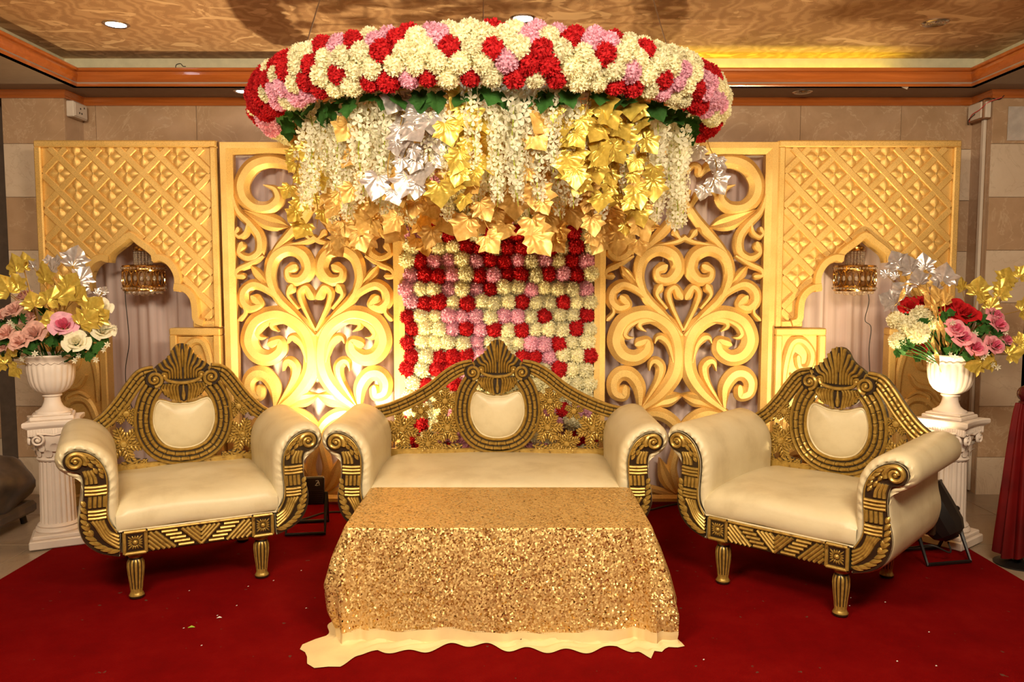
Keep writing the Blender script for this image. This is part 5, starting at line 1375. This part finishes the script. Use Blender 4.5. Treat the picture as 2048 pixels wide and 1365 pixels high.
def spray(U, pts, mat, label, group, seed, size=1.0, cat='leaf spray', name='leaf_spray', tw='twig'):
    """one twig with leaves at the given (px, py, depth, size) tips"""
    rnd = random.Random(seed); root = U + Vector((rnd.uniform(-.03, .03), rnd.uniform(-.02, .03), .27)); t = thing(name, label, cat, root, 0, group)
    tips = [at_y(a, b, d) - root for a, b, d, s in pts]
    far = max(tips, key=lambda v: v.length); base_ = far * .45 + Vector((0, 0, .02))
    mb = MB(); mb.tube(crom([(0, 0, 0), base_, far], 5), .0035, 5); mb.obj('stem', tw, t)
    for (a, b, d, s), v in zip(pts, tips):
        mb = MB(); mb.tube(crom([base_, (base_ + v) / 2 + Vector((0, 0, .015)), v], 4), .002, 4); mb.obj('twig', tw, t)
        yaw = rnd.uniform(-.5, .5); q = (Vector((v.x - base_.x, -.25, v.z - base_.z))).normalized()
        an = math.atan2(q.x, q.z)
        R_ = Matrix.Rotation(an, 4, 'Y') @ Matrix.Rotation(rnd.uniform(-.5, .5), 4, 'Z') @ Matrix.Rotation(PI / 2 + rnd.uniform(-.35, .35), 4, 'X')
        link('leaf', LEAF[rnd.randrange(4)], t, v, R_.to_euler(), s * size * .82, mat)
    return t
random.seed(4)
d0 = 4.60
GP = 'peach roses in the urn'
for i, (x, y, d, s) in enumerate([(27, 622, 4.55, 1.15), (12, 668, 4.52, 1.1), (68, 668, 4.50, 1.35), (40, 684, 4.47, 1.15), (55, 640, 4.62, .95), (4, 632, 4.6, 1.0), (50, 594, 4.70, 1.0), (8, 694, 4.55, .8)]):
    rose(x, y, d, ('peach', 'peach'), 'pale peach artificial rose standing in the ribbed urn', GP, UL, s, i)
rose(127, 652, 4.48, ('pink', 'rosecore'), 'wide open rose with a deep pink heart in the peach rose urn', None, UL, 1.45, 2)
rose(82, 604, 4.66, ('rosepink', 'rosepink'), 'small pink rose half hidden behind gold leaves in the peach rose urn', None, UL, 1.0, 3)
for i, (x, y, d, s) in enumerate([(152, 685, 4.46, 1.35), (205, 662, 4.56, 1.25), (200, 615, 4.62, 1.25), (178, 672, 4.58, 1.0)]):
    rose(x, y, d, ('ivory', 'ivory'), 'cream artificial rose at the rim of the peach rose urn', 'cream roses in the peach rose urn', UL, s, 20 + i)
spray(UL, [(35, 545, 4.66, 1.2), (48, 540, 4.68, 1.15), (22, 588, 4.6, 1.35), (40, 580, 4.62, 1.1), (5, 580, 4.62, 1.0)], 'goldleaf', 'spray of gold foil leaves leaning out over the peach roses', None, 1, 1.15)
spray(UL, [(92, 566, 4.58, 1.3), (115, 600, 4.52, 1.35), (135, 580, 4.56, 1.2), (95, 610, 4.52, 1.2), (150, 600, 4.56, 1.1), (70, 615, 4.55, 1.1)], 'goldleaf', 'dense upright cluster of gold foil leaves in the peach rose urn', None, 2, 1.15)
spray(UL, [(175, 625, 4.50, 1.25), (160, 650, 4.48, 1.3), (190, 640, 4.52, 1.0), (105, 650, 4.54, 1.0)], 'goldleaf', 'spray of gold foil leaves beside the cream roses', None, 3, 1.15)
spray(UL, [(25, 715, 4.5, 1.3), (12, 728, 4.5, 1.0), (35, 735, 4.48, 1.0)], 'goldleaf', 'drooping gold foil leaves below the peach roses', None, 4, 1.0)
spray(UL, [(146, 532, 4.62, 1.35), (158, 565, 4.58, 1.15), (105, 545, 4.66, .9), (112, 530, 4.66, .7), (68, 536, 4.66, .55), (98, 525, 4.68, .55)], 'silverleaf', 'spray of silver foil leaves rising from the peach rose urn', None, 5, 1.1)
spray(UL, [(165, 590, 4.6, .8), (195, 590, 4.62, .6), (205, 585, 4.62, .5)], 'silverleaf', 'low wisp of silver foil leaves beside the cream roses', None, 6, 1.0)
for k, (x, y, d) in enumerate([(60, 700, 4.48), (95, 690, 4.50), (185, 700, 4.50), (140, 705, 4.47), (30, 690, 4.52), (170, 715, 4.49), (195, 645, 4.55), (105, 690, 4.52)]):
    spray(UL, [(x, y, d, .6), (x + 10, y - 8, d + .02, .55), (x - 12, y - 4, d + .01, .5)], 'green', 'small green leaf sprig tucked between the peach and cream roses', 'green sprigs in the peach rose urn', 60 + k, 1.0, 'leaf sprig', 'leaf_sprig', 'green')
def stars(U, P, label, group):
    for k, (x, y, d) in enumerate(P):
        p = at_y(x, y, d); t = thing('star_flower', label, 'flower', p, 0, group); rnd = random.Random(k)
        link('bloom', STAR, t, None, (PI / 2 + rnd.uniform(-.5, .5), rnd.uniform(-.6, .6), rnd.uniform(-.5, .5)), 1.0)
        mb = MB(); mb.tube([Vector(v) - p for v in stem_path(U + Vector((0, -.05, .33)), p)], .0015, 4); mb.obj('stem', 'green', t)
stars(UL, [(45, 718, 4.48), (70, 708, 4.47), (85, 712, 4.46), (150, 722, 4.46), (158, 712, 4.47), (192, 720, 4.50), (230, 655, 4.55), (215, 690, 4.52), (208, 700, 4.52), (28, 652, 4.50), (20, 645, 4.50)], 'tiny cream star flower around the peach roses', 'star flowers by the peach roses')
for i, (x, y, d, s) in enumerate([(1912, 660, 4.48, 1.15), (1925, 676, 4.46, 1.2), (1950, 696, 4.46, 1.15), (1988, 692, 4.48, 1.1), (1995, 650, 4.52, 1.15), (1990, 632, 4.56, 1.0), (2012, 680, 4.54, .8)]):
    rose(x, y, d, ('rosepink', 'rosecore'), 'pink artificial rose in the urn of red roses', 'pink roses in the red rose urn', UR, s, i)
for i, (x, y, d, s) in enumerate([(1820, 615, 4.60, 1.2), (1845, 608, 4.62, 1.1), (1912, 620, 4.58, 1.5), (1932, 630, 4.54, 1.4), (1900, 632, 4.56, 1.1), (1872, 600, 4.66, 1.1), (1838, 700, 4.62, .8)]):
    rose(x, y, d, ('red', 'red'), 'deep red artificial rose standing in the urn', 'red roses in the urn', UR, s, 40 + i)
for i, (x, y, d, s) in enumerate([(1842, 632, 4.52, 1.25), (1814, 650, 4.50, 1.15), (1836, 666, 4.46, 1.3), (1792, 640, 4.56, 1.05), (1796, 682, 4.52, 1.05), (1862, 645, 4.54, 1.0)]):
    mum(x, y, d, 'cream', 'round cream chrysanthemum in the urn of red roses', 'cream chrysanthemums in the red rose urn', UR, s, 70 + i)
spray(UR, [(1800, 535, 4.62, 1.2), (1822, 545, 4.62, 1.2), (1850, 540, 4.64, 1.1), (1775, 552, 4.62, .55), (1793, 556, 4.62, .5), (1790, 608, 4.54, 1.2), (1812, 590, 4.56, 1.1), (1840, 570, 4.6, 1.1), (1885, 565, 4.6, 1.4), (1870, 590, 4.58, 1.0)], 'silverleaf', 'spread of silver foil leaves above the cream chrysanthemums', None, 81, 1.1)
spray(UR, [(1925, 582, 4.62, .9), (1955, 590, 4.62, 1.2), (1968, 606, 4.6, 1.2), (1999, 595, 4.62, .9), (1978, 620, 4.6, .9)], 'goldleaf', 'spray of gold foil leaves above the pink roses', None, 82, 1.1)
spray(UR, [(2010, 566, 4.66, 1.2), (2038, 556, 4.68, 1.0), (2000, 585, 4.64, 1.0), (2040, 622, 4.62, 1.3)], 'goldleaf', 'long gold foil leaf spray reaching towards the red curtain', None, 83, 1.1)
spray(UR, [(2035, 690, 4.58, 1.1), (2015, 710, 4.52, 1.0), (1965, 725, 4.48, 1.2), (1990, 720, 4.48, 1.0)], 'goldleaf', 'drooping gold foil leaves below the pink roses', None, 84, 1.1)
spray(UR, [(1870, 615, 4.50, 1.0), (1880, 600, 4.5, 1.1), (1890, 610, 4.52, 1.0)], 'bronzeleaf', 'upright bronze foil leaves between the red roses', None, 85, 1.0)
t = thing('dried_stalk', 'curled orange gold dried stalk hanging over the urn rim', 'dried stalk', UR + Vector((-.02, -.05, .36)))
o0 = UR + Vector((-.02, -.05, .36))
for k, P in enumerate([[(1800, 572, 4.5), (1825, 568, 4.47), (1850, 585, 4.45), (1868, 620, 4.44), (1876, 660, 4.43), (1880, 700, 4.43)], [(1855, 575, 4.5), (1870, 610, 4.45), (1885, 660, 4.43), (1893, 690, 4.43)], [(1868, 660, 4.43), (1866, 690, 4.42), (1874, 715, 4.42), (1882, 745, 4.43)], [(1812, 565, 4.48), (1805, 590, 4.46), (1790, 612, 4.46)]]):
    Q = crom([tuple(at_y(*q) - o0) for q in P], 6); rnd = random.Random(k); n = len(Q); rows = []
    for i, q in enumerate(Q):
        w_ = .010 * math.sin(PI * (i + .6) / (n + .2)) + .003; tw_ = i * .5
        rows.append([(q[0] + s * w_ * math.cos(tw_) , q[1] + s * w_ * math.sin(tw_) * .6, q[2] + s * w_ * .5) for s in (-1, 0, 1)])
    mb = MB(); mb.grid(rows); mb.obj('dried_blade', 'bronzeleaf', t, 0)
for k, (x, y, d) in enumerate([(1815, 690, 4.48), (1850, 650, 4.47), (1830, 688, 4.47), (1970, 645, 4.54), (1968, 665, 4.53), (1915, 700, 4.46), (1985, 700, 4.48), (1890, 640, 4.50), (1812, 704, 4.50), (1940, 645, 4.53)]):
    spray(UR, [(x, y, d, .65), (x + 11, y - 8, d + .02, .55), (x - 12, y + 4, d + .01, .55)], 'green', 'small green leaf sprig tucked between the red and pink roses', 'green sprigs in the red rose urn', 90 + k, 1.0, 'leaf sprig', 'leaf_sprig', 'green')
stars(UR, [(1905, 646, 4.47), (1900, 710, 4.45), (1910, 714, 4.45), (1965, 715, 4.46), (1972, 708, 4.46), (1985, 730, 4.46), (1995, 735, 4.46), (2010, 665, 4.50), (1950, 668, 4.46)], 'tiny cream star flower around the pink roses', 'star flowers by the pink roses')

# ------------------------------------------------------------------ stage lamps on the floor
def yoke(t, w_, h, dpt, r=.011):
    for k, s in enumerate((-1, 1)):
        mb = MB(); mb.tube([(-w_, s * .0, h), (-w_, s * dpt * .4, h * .55), (-w_, s * dpt, r), (w_, s * dpt, r), (w_, s * dpt * .4, h * .55), (w_, 0, h)], r, 6); mb.obj('stand_bracket', 'blackmetal', t, 40)
p = at_z(1878, 1128, .012)
t = thing('stage_lamp', 'black can shaped stage lamp standing below the white pedestal', 'stage lamp', (p.x + .02, p.y + .10, .012), math.radians(12))
yoke(t, .135, .26, .12)
bd = MB(); bd.lathe([(.055, -.16), (.085, -.14), (.105, -.09), (.108, .02), (.108, .12), (.112, .125), (.112, .135), (.100, .135), (.096, .06), (.004, .05)], 12); b = bd.obj('can_body', 'blackmetal', t, 25); b.location = (0, 0, .27); b.rotation_euler = (math.radians(-26), math.radians(-20), 0)
Mc = Matrix.Translation(t.location) @ Matrix.Rotation(math.radians(12), 4, 'Z') @ Matrix.Translation((0, 0, .27)) @ b.rotation_euler.to_matrix().to_4x4()
spot_light('stage_can_light', Mc @ Vector((0, 0, .13)), Mc @ Vector((0, 0, 1)), 170, WASH, 2.0, 0.8, 0.06)
mb = MB(); mb.lathe([(.002, .055), (.097, .056)], 20); mb.obj('lens', 'lens', b)
mb = MB(); mb.lathe([(.004, -.17), (.04, -.17), (.045, -.158), (.04, -.15)], 16); mb.obj('rear_cap', 'blackmetal', b)
mb = MB()
for s in (-1, 1): mb.sphere((s * .14, 0, .27), .016, 8, 6)
mb.obj('clamp_knobs', 'blackmetal', t)
mb = MB(); mb.tube(crom([(0.05, -.05, .10), (.02, -.10, .06), (-.08, -.08, .10), (-.13, .02, .06), (-.16, .2, .008)], 6), .005, 6); mb.obj('power_cable', 'wire', t)
def flat_lamp(loc, zl, rz, label):
    t = thing('stage_lamp', label, 'stage lamp', loc, rz)
    yoke(t, .115, zl - .10, .13)
    b = MB(); b.bbox((-.085, -.030, -.085), (.085, .030, .085), .008); b = b.obj('lamp_housing', 'blackmetal', t, 25); b.location = (0.02, 0, zl - .085); b.rotation_euler = (math.radians(-8), 0, 0)
    mb = MB(); mb.box((-.07, .0295, -.07), (.07, .0335, .07)); mb.obj('lens', 'lens', b)
    mb = MB()
    for q in range(7): mb.box((-.075, -.036, -.075 + q * .012), (.075, -.030, -.070 + q * .012))
    mb.obj('cooling_fins', 'blackmetal', b, 0)
    mb = MB()
    for P in ([(-.012, .016), (.004, .018), (-.002, .004), (-.010, -.008), (-.016, -.012)], [(-.016, -.010), (-.006, -.013), (.006, -.010)], [(.004, .018), (.008, .004), (.012, -.012)], [(-.008, .002), (.012, .003)]):
        mb.ridge([(x + .047, z + .045) for x, z in crom(P, 4)], .0028, -.0302, .0008, 0, 3)
    mb.obj('monogram', 'whitemark', b)
zl = at_y(616, 955, 4.88).z - .012
flat_lamp((at_y(612, 955, 4.88).x + .005, 4.88, .012), zl, math.radians(8), 'black flat stage lamp with a white monogram standing between armchair and sofa')
cord('power_cable', [at_z(*q, .018) for q in ((560, 1050), (610, 1038), (650, 1026), (690, 1024), (740, 1020), (800, 1022))], .006, 'wire', 'black power cable lying on the carpet behind the monogrammed lamp', 'cable')
cord('power_cable', [at_z(*q, .018) for q in ((1285, 1024), (1310, 1018), (1335, 1012), (1370, 1008), (1420, 1016), (1500, 1040))], .006, 'wire', 'black power cable lying on the carpet between sofa and red rose armchair', 'cable')

# ------------------------------------------------------------------ small things on the walls
pj = at_y(139, 220, D_PIER); x1 = XL_P1
t = thing('junction_box', 'white plastic socket box high on the marble pier by the peach roses', 'socket box', (x1, (D_PIER + D_WALL) / 2 - .02, at_y(145, 222, D_PIER + .1).z))
mb = MB(); mb.bbox((0, -.095, -.055), (.055, .085, .055), .006); mb.obj('box_body', 'plasticw', t, 25)
mb = MB(); mb.bbox((.054, -.085, -.048), (.061, .075, .048), .003); fp = mb.obj('face_plate', 'plasticw', t, 25)
mb = MB()
for yy, zz in ((-.03, -.02), (.0, -.02), (-.015, .012), (.035, .025)): mb.box((.060, yy - .006, zz - .006), (.0625, yy + .006, zz + .006))
mb.obj('socket_holes', 'wire', fp, 0)
t = thing('junction_box', 'open brown socket box with loose wires on the pier by the red roses', 'socket box', (XR_P0, (D_PIER + D_WALL) / 2 - .02, at_y(1960, 225, D_PIER + .12).z))
mb = MB(); mb.bbox((-.055, -.10, -.065), (0, .09, .065), .004); mb.obj('box_body', 'brownbox', t, 25)
mb = MB(); mb.bbox((-.066, -.085, -.056), (-.054, .075, .056), .003); mb.obj('face_plate', 'plasticw', t, 25)
mb = MB(); mb.bbox((-.05, -.118, -.06), (-.012, -.099, .05), .003); mb.obj('side_cover', 'plasticw', t, 25)
for k, (P, m_) in enumerate([([(-.07, .05, -.06), (-.08, .0, -.02), (-.07, -.08, .0), (-.04, -.12, .04), (.04, -.15, .07)], 'redwire'), ([(-.07, .06, -.08), (-.085, .03, -.05), (-.07, -.02, -.02)], 'wire'), ([(-.06, -.05, .06), (-.03, -.10, .075), (.03, -.13, .06), (.06, -.14, .085)], 'wire')]):
    mb = MB(); mb.tube(crom(P, 5), .003, 5); mb.obj('loose_wire', m_, t)
zt2 = at_y(1960, 243, D_PIER + .12).z
mb = MB(); mb.bbox((XR_P0 - .022, D_PIER + .05, .02), (XR_P0 - .002, D_PIER + .085, zt2), .003); tag(mb.obj('cable_conduit', 'plasticw', None, 25), 'slim white cable conduit running down the marble pier below the brown box', 'conduit')
a, b = at_y(2017, 213, D_PIER - .016), at_y(2078, 281, D_PIER - .016)
mb = MB(); rows = [[(a.x + (b.x - a.x) * i / 8, D_PIER - .0145 - .003 * abs(math.sin(i * 2 + j)), b.z + (a.z - b.z) * j / 8) for i in range(9)] for j in range(9)]
mb.grid(rows); mb.add([(a.x, D_PIER - .012, b.z), (b.x, D_PIER - .012, b.z), (b.x, D_PIER - .012, a.z), (a.x, D_PIER - .012, a.z)], [(0, 1, 2, 3)])
tag(mb.obj('paper_sheet', 'sheet', None, 0), 'grey crumpled sheet taped to the marble pier', 'sheet')
p = at_z(1808, 174, Z_SOF)
mb = MB(); mb.add([p + Vector((-.02, 0, .0)), p + Vector((.03, -.004, 0)), p + Vector((.012, -.02, -.022)), p + Vector((0, -.01, -.012))], [(0, 1, 2), (0, 2, 3), (0, 1, 3), (1, 2, 3)])
tag(mb.obj('paint_flake', 'plasticw', None, 0), 'loose pale flake hanging from the soffit edge', 'flake')
pw = at_y(360, 136, Y_MLD)
cord('wire_loop', [pw + Vector((-.03, .0, -.01)), pw + Vector((-.025, 0, .02)), pw + Vector((.005, 0, .028)), pw + Vector((.02, 0, .012)), pw + Vector((.04, 0, .010))], .003, 'wire', 'black wire loop poking over the wooden ceiling moulding', 'wire')

# ------------------------------------------------------------------ things cut by the picture edges
p0 = at_z(2030, 1150, .012)
cyr = 4.28; cxr = at_y(2052, 800, cyr).x
t = thing('draped_stand', 'red satin cloth hanging from a dark knobbed stand at the carpet edge', 'stand', (cxr, cyr, .002))
ztop = at_y(2040, 785, cyr).z
mb = MB(); mb.lathe([(.12, 0), (.12, .012), (.03, .03), (.018, .05), (.018, ztop - .06), (.02, ztop - .05)], 20); mb.obj('post', 'blackmetal', t)
mb = MB(); mb.sphere((0, 0, ztop - .01), .045, 16, 10); mb.lathe([(.02, ztop - .07), (.034, ztop - .062), (.034, ztop - .052), (.02, ztop - .045)], 18); mb.obj('knob', plain('dark_red_lacquer', (.06, .004, .006), .12), t)
mb = MB(); rows = []
for j in range(22):
    u = j / 21; z = ztop - .06 - (ztop - .12) * u; r = []
    for i in range(64):
        a = 2 * PI * i / 64; rr = .035 + .070 * u ** .7 + (.008 + .014 * u) * math.sin(a * 9 + 1.2 * u) + .01 * math.sin(a * 4 + 2)
        r.append((rr * math.cos(a), rr * .8 * math.sin(a), z + .012 * math.sin(a * 3) * u))
    rows.append(r)
mb.grid(rows, closed_u=True); mb.obj('cloth', 'redcloth', t, 70, fixn=True)
p0 = at_y(-40, 1010, 4.75)
t = thing('upholstered_seat', 'dark brown patterned upholstered seat beside the white pedestal', 'seat', (p0.x - .10, 4.85, .012))
mb = MB(); rows = []
zt3 = at_y(5, 928, 4.75).z
for j in range(15):
    th = PI * j / 14; rows.append([((.30 * math.sin(th) ** .55) * (abs(math.cos(a)) ** .7) * (1 if math.cos(a) > 0 else -1) + .02 * math.sin(a * 3 + j), .26 * math.sin(th) ** .55 * (abs(math.sin(a)) ** .7) * (1 if math.sin(a) > 0 else -1), zt3 * .60 - zt3 * .40 * math.cos(th) + .01 * math.sin(a * 5)) for a in [2 * PI * i / 36 for i in range(36)]])
mb.grid(rows, closed_u=True); mb.obj('cushion', 'brownfab', t, 70, fixn=True)
mb = MB(); mb.bbox((-.26, -.22, .06), (.26, .22, zt3 * .3), .02); mb.obj('seat_base', 'brownfab', t, 30)
for sx in (-1, 1):
    for sy in (-1, 1):
        mb = MB(); mb.tube([(sx * .2, sy * .16, 0), (sx * .19, sy * .15, .08)], .02, 10); mb.obj('leg', 'darkwood', t)

# ------------------------------------------------------------------ scraps on the carpet
SCR = [(438, 1236, 'floorwhite', .010, 'small pale scrap on the carpet by the armchair leg'), (382, 1255, 'limescrap', .013, 'lime green petal scrap lying on the red carpet')]
for i, (x, y, m_, s, lab) in enumerate(SCR):
    p = at_z(x, y, .014); mb = MB(); mb.add([(-s, -s * .4, 0), (s * .2, -s * .6, .003), (s * 1.4, 0, .001), (0, s * .6, .004)], [(0, 1, 2, 3)]); mb.add([(-s, -s * .4, -.002), (s * .2, -s * .6, .001), (s * 1.4, 0, -.001), (0, s * .6, .002)], [(3, 2, 1, 0)])
    o = mb.obj('petal_scrap', m_, None, 0); o.location = p; tag(o, lab, 'scrap')
rnd = random.Random(9)
for i in range(16):
    x, y = rnd.choice([(rnd.uniform(330, 640), rnd.uniform(1130, 1350)), (rnd.uniform(1390, 1900), rnd.uniform(1190, 1340))]); p = at_z(x, y, .014); s = .0035
    mb = MB(); mb.add([(-s, -s, 0), (s, -s * .6, .001), (s * .6, s, .002), (-s, s * .4, .001)], [(0, 1, 2, 3)]); o = mb.obj('paper_fleck', 'floorwhite', None, 0); o.location = p
    tag(o, 'tiny white fleck lying on the red carpet', 'scrap', 'white flecks on the carpet')
